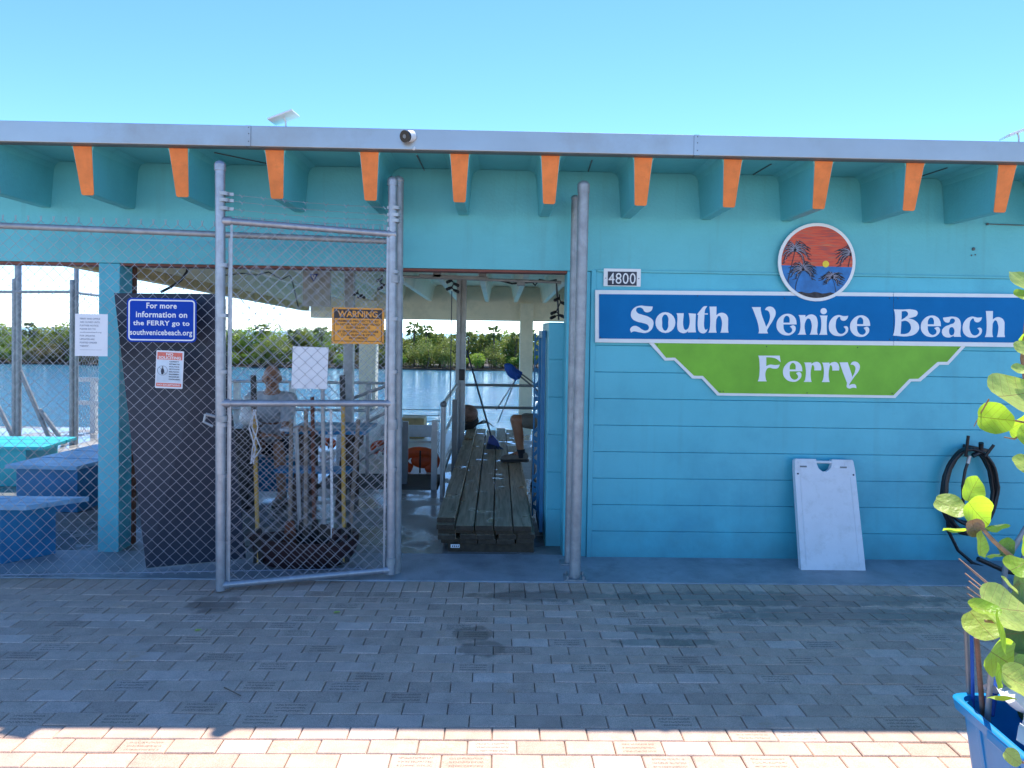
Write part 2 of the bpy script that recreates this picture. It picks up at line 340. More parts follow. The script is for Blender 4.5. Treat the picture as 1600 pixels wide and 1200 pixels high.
# water
m = M['water'] = bpy.data.materials.new('bay_water'); m.use_nodes = True; n, L = nodes(m); b = n['Principled BSDF']
b.inputs['Base Color'].default_value = (.04,.15,.24,1); b.inputs['Roughness'].default_value = .12; b.inputs['IOR'].default_value = 1.333
tc = n.new('ShaderNodeTexCoord'); mp = n.new('ShaderNodeMapping'); mp.inputs['Scale'].default_value = (.7, 2.4, 1); L.new(tc.outputs['Object'], mp.inputs[0])
no = n.new('ShaderNodeTexNoise'); no.inputs['Scale'].default_value = .8; no.inputs['Detail'].default_value = 7; no.inputs['Roughness'].default_value = .62; L.new(mp.outputs[0], no.inputs['Vector'])
bp = n.new('ShaderNodeBump'); bp.inputs['Strength'].default_value = .9; bp.inputs['Distance'].default_value = .3; L.new(no.outputs[0], bp.inputs['Height']); L.new(bp.outputs[0], b.inputs['Normal'])

# foliage
def leaf_mat(name, a, c, tr, rnd=True, tm=.35, vs=.7):
    m = bpy.data.materials.new(name); m.use_nodes = True; n, L = nodes(m); b = n['Principled BSDF']
    tc = n.new('ShaderNodeNewGeometry'); no = n.new('ShaderNodeTexNoise'); no.inputs['Scale'].default_value = vs; no.inputs['Detail'].default_value = 4
    L.new(tc.outputs['Position'], no.inputs['Vector'])
    mx = n.new('ShaderNodeMix'); mx.data_type = 'RGBA'; mx.inputs[6].default_value = (*a, 1); mx.inputs[7].default_value = (*c, 1)
    mr = n.new('ShaderNodeMapRange'); mr.inputs[1].default_value = .35; mr.inputs[2].default_value = .65; L.new(no.outputs[0], mr.inputs[0]); L.new(mr.outputs[0], mx.inputs[0])
    L.new(mx.outputs[2], b.inputs['Base Color']); b.inputs['Roughness'].default_value = .55
    t = n.new('ShaderNodeBsdfTranslucent'); t.inputs[0].default_value = (*tr, 1); ms = n.new('ShaderNodeMixShader'); ms.inputs[0].default_value = tm
    L.new(b.outputs[0], ms.inputs[1]); L.new(t.outputs[0], ms.inputs[2]); L.new(ms.outputs[0], n['Material Output'].inputs[0])
    return m
M['shore_a'] = leaf_mat('mangrove_leaves', (.13,.25,.035), (.24,.33,.05), (.30,.44,.05))
M['shore_b'] = leaf_mat('olive_leaves', (.13,.19,.045), (.25,.28,.07), (.28,.34,.06))
M['shore_c'] = leaf_mat('dull_brown_leaves', (.19,.15,.09), (.13,.14,.06), (.18,.17,.06))
M['palm'] = leaf_mat('palm_fronds', (.11,.16,.05), (.22,.24,.08), (.22,.28,.07))

# ------------------------------------------------------------------ SETTING
WY = 5.45                      # front face of the building
# seabed / land
g = MB(); g.box(-900, 900, 80.3, 135, -3.2, -2.50); tag(g.build('far_shore', mat('shore_mud', (.06,.045,.028), .9, vs=.3), None), 'muddy far bank of the waterway under the trees', None, None, 'structure')
g = MB(); g.add([(-1500,-60,-2.6),(1500,-60,-2.6),(1500,1400,-2.6),(-1500,1400,-2.6)], [(0,1,2,3)]); tag(g.build('water', M['water']), 'rippled blue water of the waterway behind the dock', None, None, 'structure')
g = MB(); g.box(-40, 40, -40, WY-.60, -.9, -.035); tag(g.build('ground', M['sand']), 'sandy bed under the brick paving', None, None, 'structure')
# brick paving: thing with individually built bricks
paving = tag(MB().box(-7, 7, -1.2, PY0+.2, -.030, -.012).build('pavement', M['sand']), 'brick paved walkway in front of the building', None, None, 'structure')
def brick_data(w, d, nm, mt):
    mb_ = MB(); g_ = .0018; x, y = w/2-g_, d/2-g_; c = .004
    mb_.add([(-x,-y,-.03),(x,-y,-.03),(x,y,-.03),(-x,y,-.03),(-x,-y,-c),(x,-y,-c),(x,y,-c),(-x,y,-c),(-x+c,-y+c,0),(x-c,-y+c,0),(x-c,y-c,0),(-x+c,y-c,0)],
            [(0,1,5,4),(1,2,6,5),(2,3,7,6),(3,0,4,7),(4,5,9,8),(5,6,10,9),(6,7,11,10),(7,4,8,11),(8,9,10,11)])
    return mb_
bk = brick_data(BW, RH, 'brick', None); sk = brick_data(RH, .195, 'edge_brick', None)
def mesh_of(mb_, nm, mt):
    me = bpy.data.meshes.new(nm); me.from_pydata(mb_.v, [], mb_.f); me.materials.append(mt); return me
bm_ = mesh_of(bk, 'brick', M['paver']); sm_ = mesh_of(sk, 'edge_brick', M['soldier'])
cands = []
for r in range(0, 44):
    y = PY0-(r+.5)*RH
    for k in range(-32, 33):
        x = (k+.5-(.5 if r % 2 else 0))*BW
        cands.append((x, y, r))
def inview(x, y):
    if y < 2.75: return False
    px = 779+x/y*1130
    return -20 < px < 1620
vis = sorted([c for c in cands if inview(c[0], c[1])], key=lambda c: c[1])
near = vis[:300]; ns = set(near)
bfar = MB(); jj = random.Random(3)
for (x, y, r) in cands:
    dz = jj.uniform(-.0025, .001); tx, ty = jj.uniform(-.01,.01), jj.uniform(-.014,.014); a = jj.uniform(-.008,.008)
    if (x, y, r) in ns:
        o = bpy.data.objects.new('brick', bm_); C.objects.link(o); o.parent = paving; o.location = (x, y, dz); o.rotation_euler = (tx*.6, ty*.4, a)
    else:
        ca, sa = math.cos(a), math.sin(a)
        bfar.add([(x+v[0]*ca-v[1]*sa, y+v[0]*sa+v[1]*ca, v[2]+dz+v[1]*tx*.6-v[0]*ty*.4) for v in bk.v], bk.f)
o = bfar.build('more_bricks', M['paver'], paving); o['kind'] = 'stuff'
for k in range(-34, 36):
    o = bpy.data.objects.new('edge_brick', sm_); C.objects.link(o); o.parent = paving; o.location = ((k+.5)*RH, PY0+.0985, jj.uniform(-.003,.001)); o.rotation_euler = (jj.uniform(-.006,.006), 0, jj.uniform(-.008,.008))
# sunlit paving behind the camera (goes on)
M['plaza'] = mat('pale_paving', (.46,.42,.35), .8, var=.1, vs=3)
tag(MB().box(-40, 40, -40, -1.2, -.03, -.004).box(-40,-7,-1.2,WY-.6,-.03,-.004).box(7,40,-1.2,WY-.6,-.03,-.004).build('plaza', M['plaza']), 'pale paving around the walkway', None, None, 'structure')
# concrete apron + wet interior floor
tag(MB().box(-12, 12, 4.893, WY+.05, -.3, .004).build('apron', M['concrete'], bevel=.006), 'blue grey concrete strip between the bricks and the wall', None, None, 'structure')
fl = MB(); fl.box(-12, -1.95, WY+.05, 12.2, -.5, .003); fl.box(-1.95, -.62, WY+.05, 7.7, -.5, .003); fl.box(-.62, 12, WY+.05, 12.0, -.5, .003)
tag(fl.build('dock_floor', M['wet']), 'wet concrete floor of the dock with shiny puddles', None, None, 'structure')

# ------------------------------------------------------------------ BUILDING
B = thing('ferry_building', (0, WY, 0), 'turquoise ferry landing building with orange roof beam ends', 'building')
WT = 5.65; LZ = 2.172
xcl = P(152, 640, WY).x; xcr = P(185, 640, WY).x          # left pier
xdl = None; xdr = P(883, 640, WY).x                        # door right side
xw = P(921, 640, WY).x
ZC = 2.915                                                   # underside of the roof slab
# upper band
ub = MB(); ub.box(-7.5, 6.5, WY, WT, LZ, ZC); wall = ub.build('wall', M['turq'], B)
MB().box(-7.4, xdr, WY+.02, WT-.02, LZ-.018, LZ-.002).build('door_track', M['red_brick_dust'], B)
MB().box(xcl, xcr, WY+.01, WT, 0, LZ-.002).build('pier', M['turq_board'], B, bevel=.006)
MB().box(-7.5, -6.3, WY+.01, WT, 0, LZ-.002).build('pier', M['turq_board'], B)
# jamb pier right of the door
MB().box(xdr, xw-.004, WY+.012, WT+.03, 0, LZ-.002).build('pier', M['turq_board'], B, bevel=.006)
MB().box(xw-.003, xw+.035, WY-.004, WY+.15, 0, LZ+.01).build('corner_trim', M['turq_board'], B, bevel=.004)
# boards
zb = 0.0; hb = (LZ-.004)/10.75; k = 0
wb = MB().box(xw+.036, 6.5, WY+.03, WT, 0, LZ-.002).build('wall_base', M['turq_board'], B)
while zb < LZ-.02:
    z1 = min(zb+hb, LZ-.004); y0 = WY+.003+jj.uniform(-.0008,.0008)
    q = MB(); c = .0035; x0, x1 = xw+.036, 6.5
    q.add([(x0,WY+.03,zb+.001),(x1,WY+.03,zb+.001),(x1,y0+.004,zb+.001),(x0,y0+.004,zb+.001),(x1,y0,zb+c),(x0,y0,zb+c),(x1,y0,z1-c),(x0,y0,z1-c),(x1,y0+.005,z1-.0005),(x0,y0+.005,z1-.0005),(x1,WY+.03,z1-.0005),(x0,WY+.03,z1-.0005)],
          [(0,1,2,3),(3,2,4,5),(5,4,6,7),(7,6,8,9),(9,8,10,11),(1,10,8,6),(1,6,4,2),(0,7,9,11),(0,3,5,7)])
    q.build('board', M['turq_board'], wb); zb += hb; k += 1
MB().box(xw+.036, 6.5, WY-.012, WY+.004, LZ-.006, LZ+.012).build('ledge', M['turq'], B, bevel=.003)
MB().box(-7.5, xw-.02, WT+.0012, WT+.012, LZ, ZC).build('inner_face', M['cream'], B)
# inner back face of the upper wall and right hand inner wall
MB().box(xw-.01, 6.5, WT+.001, WT+.15, 0, ZC).build('inner_wall', M['cream'], B)
# roof: slab, fascia, beams
RS = MB().box(-7.5, 6.5, 4.80, WT+.1, ZC+.002, 3.02).build('roof_slab', M['turq'], B)
MB().box(-7.5, 6.5, 4.905, WT+.1, 3.0205, 3.032).build('roof_membrane', M['alu'], B)
fz1 = P(800, 205, 4.76).z; fz0 = P(800, 237, 4.76).z
xs = [-7.5, P(385, 200, 4.76).x, P(1085, 230, 4.76).x, 6.5]
for i in range(3):
    q = MB().box(xs[i]+.0015, xs[i+1]-.0015, 4.757, 4.775, fz0, fz1); q.box(xs[i]+.0015, xs[i+1]-.0015, 4.7755, 4.90, fz1-.006, fz1)
    fp = q.build('fascia_panel', M['fascia'], B, bevel=.003)
    MB().box(xs[i]+.002, xs[i+1]-.002, 4.776, 4.835, fz0-.004, fz0+.01).build('drip_edge', M['dark_metal'], fp)
    if i < 2:
        MB().box(xs[i+1]-.004, xs[i+1]+.03, 4.751, 4.7565, fz0, fz1).build('seam_cover', M['fascia'], fp)
        s_ = MB()
        for zz in (fz0+.03, fz0+.08, fz0+.12): s_.ball((xs[i+1]+.018, 4.750, zz), .004, 6, 4)
        s_.build('rivets', M['dark_metal'], fp)
stem_px = [-10, 137, 285, 433, 579, 718, 858, 1001, 1139, 1279, 1420, 1562, 1703]
def stem(x, ya, yb, z0a, z0b, zt_a, zt_b, rake, mt, nm, parent, wt=.165, wb_=.082):
    q = MB(); n_ = 6
    for (yy, z0, zt, rk) in ((ya, z0a, zt_a, rake), (yb, z0b, zt_b, 0)):
        prof = [(-wt/2-.05, zt), (-wt/2-.012, zt-.02), (-wt/2+.004, zt-.06), (-wb_/2, z0+.008), (-wb_/2+.008, z0), (wb_/2-.008, z0), (wb_/2, z0+.008), (wt/2-.004, zt-.06), (wt/2+.012, zt-.02), (wt/2+.05, zt)]
        for (u, z) in prof: q.v.append((x+u, yy+rk*(zt-z)/(zt-z0), z))
    m_ = 10
    q.f.append(tuple(range(m_))); q.f.append(tuple(range(m_, 2*m_))[::-1])
    for i in range(m_): q.f.append((i, m_+i, m_+(i+1)%m_, (i+1)%m_))
    q.m = [0]*len(q.f)
    return q.build(nm, mt, parent)
for px in stem_px:
    pt = P(px, 519+ (px-779)*.0165-202.5, 4.90); x = pt.x
    zb_ = 2.572
    st = stem(x, 4.83, WY-.001, zb_, zb_, ZC+.001, ZC+.001, .075, M['turq'], 'roof_beam', B, .135, .082)
    q = MB(); e = .004; zt = ZC-.0; z0 = zb_
    pr = [(-.0625, zt-.012), (-.041, z0+.008), (-.033, z0), (.033, z0), (.041, z0+.008), (.0625, zt-.012)]
    a = [(x+u, 4.83-e+.075*(ZC-z)/(ZC-zb_), z) for (u, z) in pr]; q.prism(a, (0, e-.0005, 0)); q.build('beam_end', M['orange'], st)
# soffit joint strips
for (a_, b_) in (((335,238),(430,258)),((455,232),(425,262)),((652,243),(664,268)),((925,250),(915,275)),((1205,256),(1170,277)),((1480,262),(1440,275))):
    p0 = G(a_[0], a_[1], ZC); p1 = G(b_[0], b_[1], ZC)
    p0.y = min(max(p0.y, 4.85), 5.43); p1.y = min(max(p1.y, 4.85), 5.43)
    if (p0-p1).length > .05: MB().bar(p0+Vector((0,0,-.002)), p1+Vector((0,0,-.002)), .008, .006).build('soffit_joint', M['dark_metal'], RS)
# covered dock roof behind, falling gently to the water
YE = 15.9; XL = -4.02; zs = lambda y: ZC-.03-(y-WT)*.020
rs = MB(); rs.hexa([(XL,WT+.11,zs(WT)),(6.5,WT+.11,zs(WT)),(6.5,YE,zs(YE)),(XL,YE,zs(YE)),(XL,WT+.11,3.02),(6.5,WT+.11,3.02),(6.5,YE,3.02-.2),(XL,YE,3.02-.2)])
dr = rs.build('dock_ceiling', M['cream'], B)
x = P(718, 300, 4.90).x-.61*6
while x < 6:
    if x > XL+.15: stem(x+.03, WT+.11, YE-.3, zs(WT)-.34, zs(YE)-.34, zs(WT)+.001, zs(YE)+.001, 0, M['cream'], 'ceiling_beam', dr, .20, .085)
    x += .61
bz1 = P(700, 472, 15.7).z; bz0 = P(700, 500, 15.7).z
MB().box(XL, 6.5, 15.55, 15.95, bz0, zs(YE)-.0).build('edge_beam', M['cream'], B, bevel=.01)
# left edge beam running to the water
e0 = P(60, 408, 6.0); q = MB()
za = 2.27; q.hexa([(XL-.14,WT+.12,za+.02),(XL-.003,WT+.12,za+.02),(XL-.003,15.5,za-.18),(XL-.14,15.5,za-.18),(XL-.14,WT+.12,za+.14),(XL-.003,WT+.12,za+.14),(XL-.003,15.5,za-.05),(XL-.14,15.5,za-.05)])
q.build('eave_board', M['gold'], B)
q = MB(); q.hexa([(XL-.12,WT+.12,za+.142),(XL-.003,WT+.12,za+.142),(XL-.003,15.5,za-.048),(XL-.12,15.5,za-.048),(XL-.12,WT+.12,2.9),(XL-.003,WT+.12,2.9),(XL-.003,15.5,2.75),(XL-.12,15.5,2.75)]); q.build('eave_side', M['cream'], B)
for (p0, p1) in ((812, 832), (563, 589), (1100,1120), (330,350)):
    xa, xb = P(p0, 540, 15.6).x, P(p1, 540, 15.6).x
    MB().box(xa, xb, 15.45, 15.45+(xb-xa), -3, zs(YE)-.35).build('column', M['cream'], B, bevel=.01)
# inner partition with blue block end and lattice side
pr_ = MB().box(P(856,600,5.72).x, P(878,600,5.72).x+.03, 5.72, 6.5, 0.001, 1.785).build('partition_wall', M['turq_board'], B, bevel=.006)
pxa, pxb = P(856,600,5.72).x-.002, P(878,600,5.72).x+.03
for k in range(6):
    MB().box(pxa+.006, pxb-.004, 5.712, 5.7195, .004+k*.298, min(.296+k*.298, 1.78)).build('block', M['turq_board'], pr_, bevel=.003)
x0 = pxa-.035; ls = MB(); ls.box(x0, x0+.03, 5.95, 6.0, .05, 1.72); ls.box(x0, x0+.03, 6.40, 6.45, .05, 1.72); ls.box(x0, x0+.03, 6.0, 6.4, 1.66, 1.72); ls.box(x0, x0+.03, 6.0, 6.4, .05, .12)
lat = thing('lattice_screen', (x0, 6.4, 0), 'blue cut out leaf pattern screen beside the lumber stack', 'screen')
ls.build('frame', M['bench_blue'], lat)
xl0, xl1, ly = P(834,600,6.6).x, P(847.5,600,6.6).x, 6.6
for xa_, xb_ in ((xl0, xl0+.014), (xl1-.012, xl1)): MB().box(xa_, xb_, ly, ly+.02, .02, 1.70).build('stile', M['bench_blue'], lat)
k = 0; z = .04
while z < 1.62:
    a_, b_ = (xl0+.014, xl1-.012) if k % 2 else (xl1-.012, xl0+.014)
    MB().prism([(a_, ly+.002, z), (b_, ly+.002, z+.05), (b_, ly+.002, z+.085), ((a_+b_)/2, ly+.002, z+.07), (a_, ly+.002, z+.035)], (0, .014, 0)).build('leaf_slat', M['bench_blue'], lat)
    if k % 4 == 1: MB().box(min(a_,b_), max(a_,b_), ly+.003, ly+.017, z+.088, z+.13).build('leaf_slat', M['bench_blue'], lat)
    z += .105; k += 1
for z_ in (.6, 1.3): MB().box(xl1, x0+.03, ly+.004, ly+.016, z_, z_+.03).build('bracket', M['bench_blue'], lat)

# interior steel post in the doorway
def post_thing(px0, px1, y_base, lab, mt, ztop=None):
    Y = 1.7*1130/(y_base-(519+(px0-779)*.0165)); xa, xb = P(px0, 600, Y).x, P(px1, 600, Y).x
    return xa, xb, Y
xa, xb, Y = post_thing(712, 727, 706, '', None)
t = thing('steel_post', ((xa+xb)/2, Y, 0), 'grey steel post in the middle of the doorway with black box', 'post')
cxp = (xa+xb)/2
MB().box(xa, cxp-.012, Y-.05, Y+.05, 0, zs(Y)-.35).box(cxp-.012, cxp+.012, Y-.02, Y+.045, 0, zs(Y)-.352).box(cxp+.012, xb, Y-.05, Y+.05, 0, zs(Y)-.35).build('channel', M['alu'], t)
p = P(722, 577, Y-.07); q = P(722, 594, Y-.07)
MB().box(cxp-.02, cxp+.06, Y-.1, Y-.052, q.z, p.z).build('lock_box', M['black'], t, bevel=.01)
xa, xb = P(537, 500, 8.4).x, P(552, 500, 8.4).x
t = thing('steel_post', ((xa+xb)/2, 8.4, 0), 'grey steel post behind the orange warning sign', 'post')
MB().box(xa, xb, 8.4, 8.4+(xb-xa), 0, zs(8.4)-.3).build('shaft', M['alu'], t, bevel=.01)
MB().box(xa-.05, xb+.05, 8.35, 8.55, .003, .012).build('base_plate', M['steel'], t)
# brown post by the pier
tag(MB().box(P(192,600,5.66).x+.005, P(208,600,5.66).x, 5.66, 5.72, 0, LZ).build('timber_post', M['rust_wood'], bevel=.004), 'rust brown timber post beside the blue pier', 'post')

# ------------------------------------------------------------------ text helper
def text_mesh(s, bold=0.0, spacing=1.0):
    cu = bpy.data.curves.new('t', 'FONT'); cu.body = s; cu.size = 1; cu.offset = bold; cu.space_character = spacing; cu.resolution_u = 3
    o = bpy.data.objects.new('t', cu); C.objects.link(o)
    dg = bpy.context.evaluated_depsgraph_get(); me = bpy.data.meshes.new_from_object(o.evaluated_get(dg))
    bpy.data.objects.remove(o); bpy.data.curves.remove(cu)
    return me
class Frame:                 # a flat face: origin, right, up, normal towards the viewer
    def __init__(s, o, u, v): s.o = V3(o); s.u = V3(u).normalized(); s.v = V3(v).normalized(); s.n = s.u.cross(s.v)
    def p(s, a, b, c=0): return s.o+s.u*a+s.v*b+s.n*c
def write(fr, s, u0, u1, v0, v1, mt, parent, eps=.0015, name='lettering', bold=.0, spacing=1.0, fit=True, mb=None):
    me = text_mesh(s, bold, spacing)
    xs_ = [v.co.x for v in me.vertices]; ys_ = [v.co.y for v in me.vertices]
    a, b_, c, d = min(xs_), max(xs_), min(ys_), max(ys_)
    sx = (u1-u0)/(b_-a); sy = (v1-v0)/(d-c)
    q = mb or MB(); q.add([fr.p(u0+(v.co.x-a)*sx, v0+(v.co.y-c)*sy, eps) for v in me.vertices], [tuple(p.vertices) for p in me.polygons])
    bpy.data.meshes.remove(me)
    if mb is None: return q.build(name, mt, parent)
def rrect(fr, u0, u1, v0, v1, r, c, n=5):
    out = []
    for (cu_, cv_, a0) in ((u1-r, v1-r, 0), (u0+r, v1-r, 90), (u0+r, v0+r, 180), (u1-r, v0+r, 270)):
        for i in range(n+1):
            a = math.radians(a0+90*i/n); out.append(fr.p(cu_+r*math.cos(a), cv_+r*math.sin(a), c))
    return out
def plate(fr, u0, u1, v0, v1, c0, c1, r, mt, nm, parent=None):
    return MB().prism(rrect(fr, u0, u1, v0, v1, r, c0), fr.n*(c1-c0)).build(nm, mt, parent)
def ring(fr, u0, u1, v0, v1, t, r, c, mt, nm, parent):
    a = rrect(fr, u0, u1, v0, v1, r, c); b_ = rrect(fr, u0+t, u1-t, v0+t, v1-t, max(r-t, .001), c); n_ = len(a)
    return MB().add(a+b_, [(i, (i+1) % n_, n_+(i+1) % n_, n_+i) for i in range(n_)]).build(nm, mt, parent)

# ------------------------------------------------------------------ big sign
SY = WY-.03
sg = thing('beach_ferry_sign', P(1200, 540, SY), 'large blue and green sign reading South Venice Beach Ferry', 'sign')
tl, tr_, bl = P(930, 453, SY), P(1640, 461, SY), P(930, 535, SY); br = P(1640, 542.5, SY)
def poly_px(pts, Y): return [P(a, b_, Y) for a, b_ in pts]
def sheet(pts, Y0, Y1, mt, nm, parent, bevel=0):
    return MB().prism(poly_px(pts, Y0), (0, Y1-Y0, 0)).build(nm, mt, parent, bevel=bevel)
bluep = [(930,453),(1396,457.3),(1396,540),(930,535)]; bluep2 = [(1396.6,457.3),(1640,460),(1640,543),(1396.6,540)]
SY1 = SY; SYB = WY-.006
sheet(bluep[::-1], SY, SYB, M['white'], 'white_backing', sg, .002); sheet(bluep2[::-1], SY, SYB, M['white'], 'white_backing', sg, .002)
sheet([(936,459.5),(1396,463.3),(1396,533.2),(936,529)][::-1], SY-.0035, SY-.0005, M['sign_blue'], 'blue_panel', sg)
sheet([(1396.6,463.3),(1634,465.5),(1634,536),(1396.6,533.2)][::-1], SY-.0035, SY-.0005, M['sign_blue'], 'blue_panel', sg)
gy = SY+.010
gout = [(1014,536),(1039,563.5),(1053.5,563),(1082,591.5),(1096.5,591.8),(1121,618),(1399,622),(1424,596),(1438.5,596),(1468,570),(1482,570),(1509,541)]
gin  = [(1022,536),(1041,559),(1055,558.7),(1084.5,587),(1098.5,587.3),(1124,614),(1396,617.8),(1421,592),(1435,591.8),(1465,565.5),(1480,565.3),(1502,541)]
sheet(gout[::-1], gy, SYB, M['white'], 'white_backing', sg, .001); sheet(gin[::-1], gy-.003, gy-.0005, M['sign_green'], 'green_panel', sg)
q = MB()
for (a, b_) in ((938,461),(1090,462.5),(1226,466),(938,527),(1092,528.5),(1223,531),(1390,466),(1403,466.5),(1390,530),(1403,530.5),(1027,539),(1198,541.5),(1340,543),(1497,544.5),(1125,611.5),(1130,611.5),(1261,614),(1394,614.5)):
    q.ball(P(a, b_, SY-.004 if b_ < 535 else gy-.004), .0045, 6, 4)
o = q.build('screw_heads', M['ink'], sg); o['kind'] = 'stuff'

# hand cut letters, traced as outlines: (x, y, corner)
def glyph(strokes, ox, oy, sc, Y, mt, nm, parent, depth=.0022):
    cu = bpy.data.curves.new('g', 'CURVE'); cu.dimensions = '2D'; cu.fill_mode = 'BOTH'; cu.resolution_u = 5; cu.extrude = 0
    for pts in strokes:
        s = cu.splines.new('BEZIER'); s.bezier_points.add(len(pts)-1); s.use_cyclic_u = True
        for bp_, p in zip(s.bezier_points, pts):
            bp_.co = (p[0], -p[1], 0); k = 'VECTOR' if len(p) > 2 else 'AUTO'; bp_.handle_left_type = k; bp_.handle_right_type = k
    o = bpy.data.objects.new('g', cu); C.objects.link(o); bpy.context.view_layer.update()
    dg = bpy.context.evaluated_depsgraph_get(); me = bpy.data.meshes.new_from_object(o.evaluated_get(dg))
    vs = [(v.co.x, -v.co.y) for v in me.vertices]; fs = [tuple(p.vertices) for p in me.polygons]
    bpy.data.objects.remove(o); bpy.data.curves.remove(cu); bpy.data.meshes.remove(me)
    b3 = [P(ox+x/sc, oy+y/sc, Y-depth) for x, y in vs]
    n_ = len(b3); q = MB(); q.add(b3, [f for f in fs])
    # side walls
    from collections import Counter
    ed = Counter(); dr_ = {}
    for f in fs:
        for i in range(len(f)):
            e = (f[i], f[(i+1) % len(f)]); kk = tuple(sorted(e)); ed[kk] += 1; dr_[kk] = e
    q.v += [(p.x, Y, p.z) for p in b3]
    for kk, c_ in ed.items():
        if c_ == 1:
            a, b_ = dr_[kk]; q.f.append((b_, a, a+n_, b_+n_)); q.m.append(0)
    return q.build(nm, mt, parent)
def ell(cx, cy, rx, ry): return [(cx+rx, cy), (cx, cy+ry), (cx-rx, cy), (cx, cy-ry)]
c = 1
gS = [[(400,80,c),(385,130),(330,160),(285,148),(262,112),(215,92),(168,118),(185,165),(250,192),(340,222),(402,275),(406,345),(368,415),(300,446),(210,437),(130,425),(100,442,c),(86,400),(105,365),(150,347),(200,362),(255,400),(305,414),(345,385),(335,340),(275,312),(180,288),(112,245),(97,180),(135,105),(220,68),(310,74)]]
go = [ell(575,302,139,145), [(573,190),(612,225),(616,302),(610,378),(573,415),(536,378),(530,302),(534,225)]]
gu = [[(730,172,c),(830,172,c),(828,370),(848,402),(875,398),(903,360),(905,200),(897,172,c),(998,180,c),(994,400),(1000,438,c),(890,440,c),(893,422,c),(850,447),(800,445),(755,415),(740,360),(742,210)]]
gt = [[(1158,75,c),(1110,78),(1070,120),(1015,190,c),(1030,196,c),(1028,380),(1045,428),(1095,452),(1140,435),(1162,390,c),(1137,402),(1119,385),(1118,190,c),(1165,190,c),(1165,175,c),(1118,175,c),(1128,120)]]
gh = [[(1187,80,c),(1285,80,c),(1283,200,c),(1330,170),(1392,172),(1438,215),(1446,300),(1445,400),(1452,443,c),(1340,443,c),(1353,400),(1352,250),(1322,210),(1288,245),(1279,300),(1278,400),(1287,443,c),(1173,443,c),(1190,400),(1192,120)]]
gV = [[(75,75,c),(182,75,c),(180,110),(245,312,c),(283,235),(290,165),(268,120),(230,108,c),(250,80),(290,68),(338,90),(358,150),(330,225),(272,320),(256,355),(268,388,c),(153,388,c),(160,350),(100,130)]]
ge = [[(608,282,c),(598,220),(560,172),(490,155),(412,192),(368,282),(402,375),(490,412),(560,392),(597,330),(574,292),(528,305,c),(556,345),(535,380),(495,383),(458,345),(450,282,c)], [(450,260,c),(525,260,c),(520,200),(490,178),(458,205)]]
gn = [[(632,170,c),(712,170,c),(712,195,c),(760,165),(820,172),(853,220),(853,380),(862,403,c),(763,403,c),(776,380),(778,240),(750,210),(716,240),(712,380),(722,403,c),(620,403,c),(640,380),(645,200)]]
gi = [ell(930,123,38,37), [(883,175,c),(976,175,c),(970,200),(968,380),(973,405,c),(874,405,c),(890,380),(895,200)]]
gc = [[(1222,178,c),(1205,220),(1165,238),(1133,222),(1122,192),(1090,212),(1075,260),(1080,340),(1118,390),(1168,385),(1192,345),(1168,308,c),(1205,303),(1222,340),(1185,402),(1100,420),(1022,390),(992,300),(1030,208),(1100,170),(1170,182)]]
gB = [[(88,102,c),(200,104),(310,104),(368,128),(362,175),(320,195),(263,208,c),(340,235),(389,300),(370,370),(290,416),(78,414,c),(91,380),(100,140)], [(182,125,c),(238,125),(259,158),(230,195),(180,226,c)], [(178,245,c),(240,240),(292,300),(275,370),(225,394),(169,395,c)]]
ga = [[(675,200,c),(722,195),(790,188),(858,208),(885,265),(881,400),(890,429,c),(805,429,c),(803,415,c),(740,437),(680,415),(662,360),(690,315),(760,282),(812,255),(812,222),(782,210),(758,228),(750,252),(715,258),(685,235)], ell(778,362,33,50)]
gF = [[(88,95,c),(385,95,c),(398,185,c),(330,135),(260,120),(198,118,c),(198,240,c),(250,220),(320,226),(386,220,c),(360,268),(300,275),(230,265),(196,300),(192,420),(206,452,c),(79,452,c),(94,420),(100,140)]]
gr = [[(722,190,c),(825,190,c),(825,212,c),(870,185),(930,190),(960,240),(960,300,c),(865,300,c),(862,245),(843,225),(826,260),(820,430),(830,460,c),(718,460,c),(736,430),(738,220)]]
gy_ = [[(1216,188,c),(1330,188,c),(1350,250),(1396,392,c),(1432,310),(1432,250),(1408,225),(1368,220,c),(1390,187),(1440,178),(1490,215),(1494,280),(1425,385),(1360,480),(1345,512,c),(1395,490),(1435,498),(1453,548,c),(1400,540),(1355,552),(1318,532),(1322,475,c),(1265,330)]]
def word(gl, ox, oy, sc, Y):
    for g_, dx, dy, k in gl:
        glyph([[((p[0]-0)*k+dx, p[1]*k+dy)+tuple(p[2:]) for p in s] for s in g_], ox, oy, sc, Y, M['letter'], 'letter', sg)
word([(gS,0,0,1),(go,0,0,1),(gu,0,0,1),(gt,0,0,1),(gh,0,0,1)], 975, 470, 8.889, SY-.0035)
word([(gV,0,0,1),(ge,0,0,1),(gn,0,0,1),(gi,0,0,1),(gc,0,0,1),(ge,876,18,1)], 1165, 470, 7.619, SY-.0035)
word([(gB,0,0,1),(ge,42,20,1),(ga,0,0,1),(gc,-84,18,1)], 1385, 470, 7.619, SY-.0035)
word([(gh,1155-1187*.83,122-80*.865,.855)], 1385, 470, 7.619, SY-.0035)
word([(gF,0,0,1),(ge,16,-5,1.125),(gr,0,0,1),(gr,250,2,1),(gy_,0,0,1)], 1175, 545, 8.889, gy-.003)
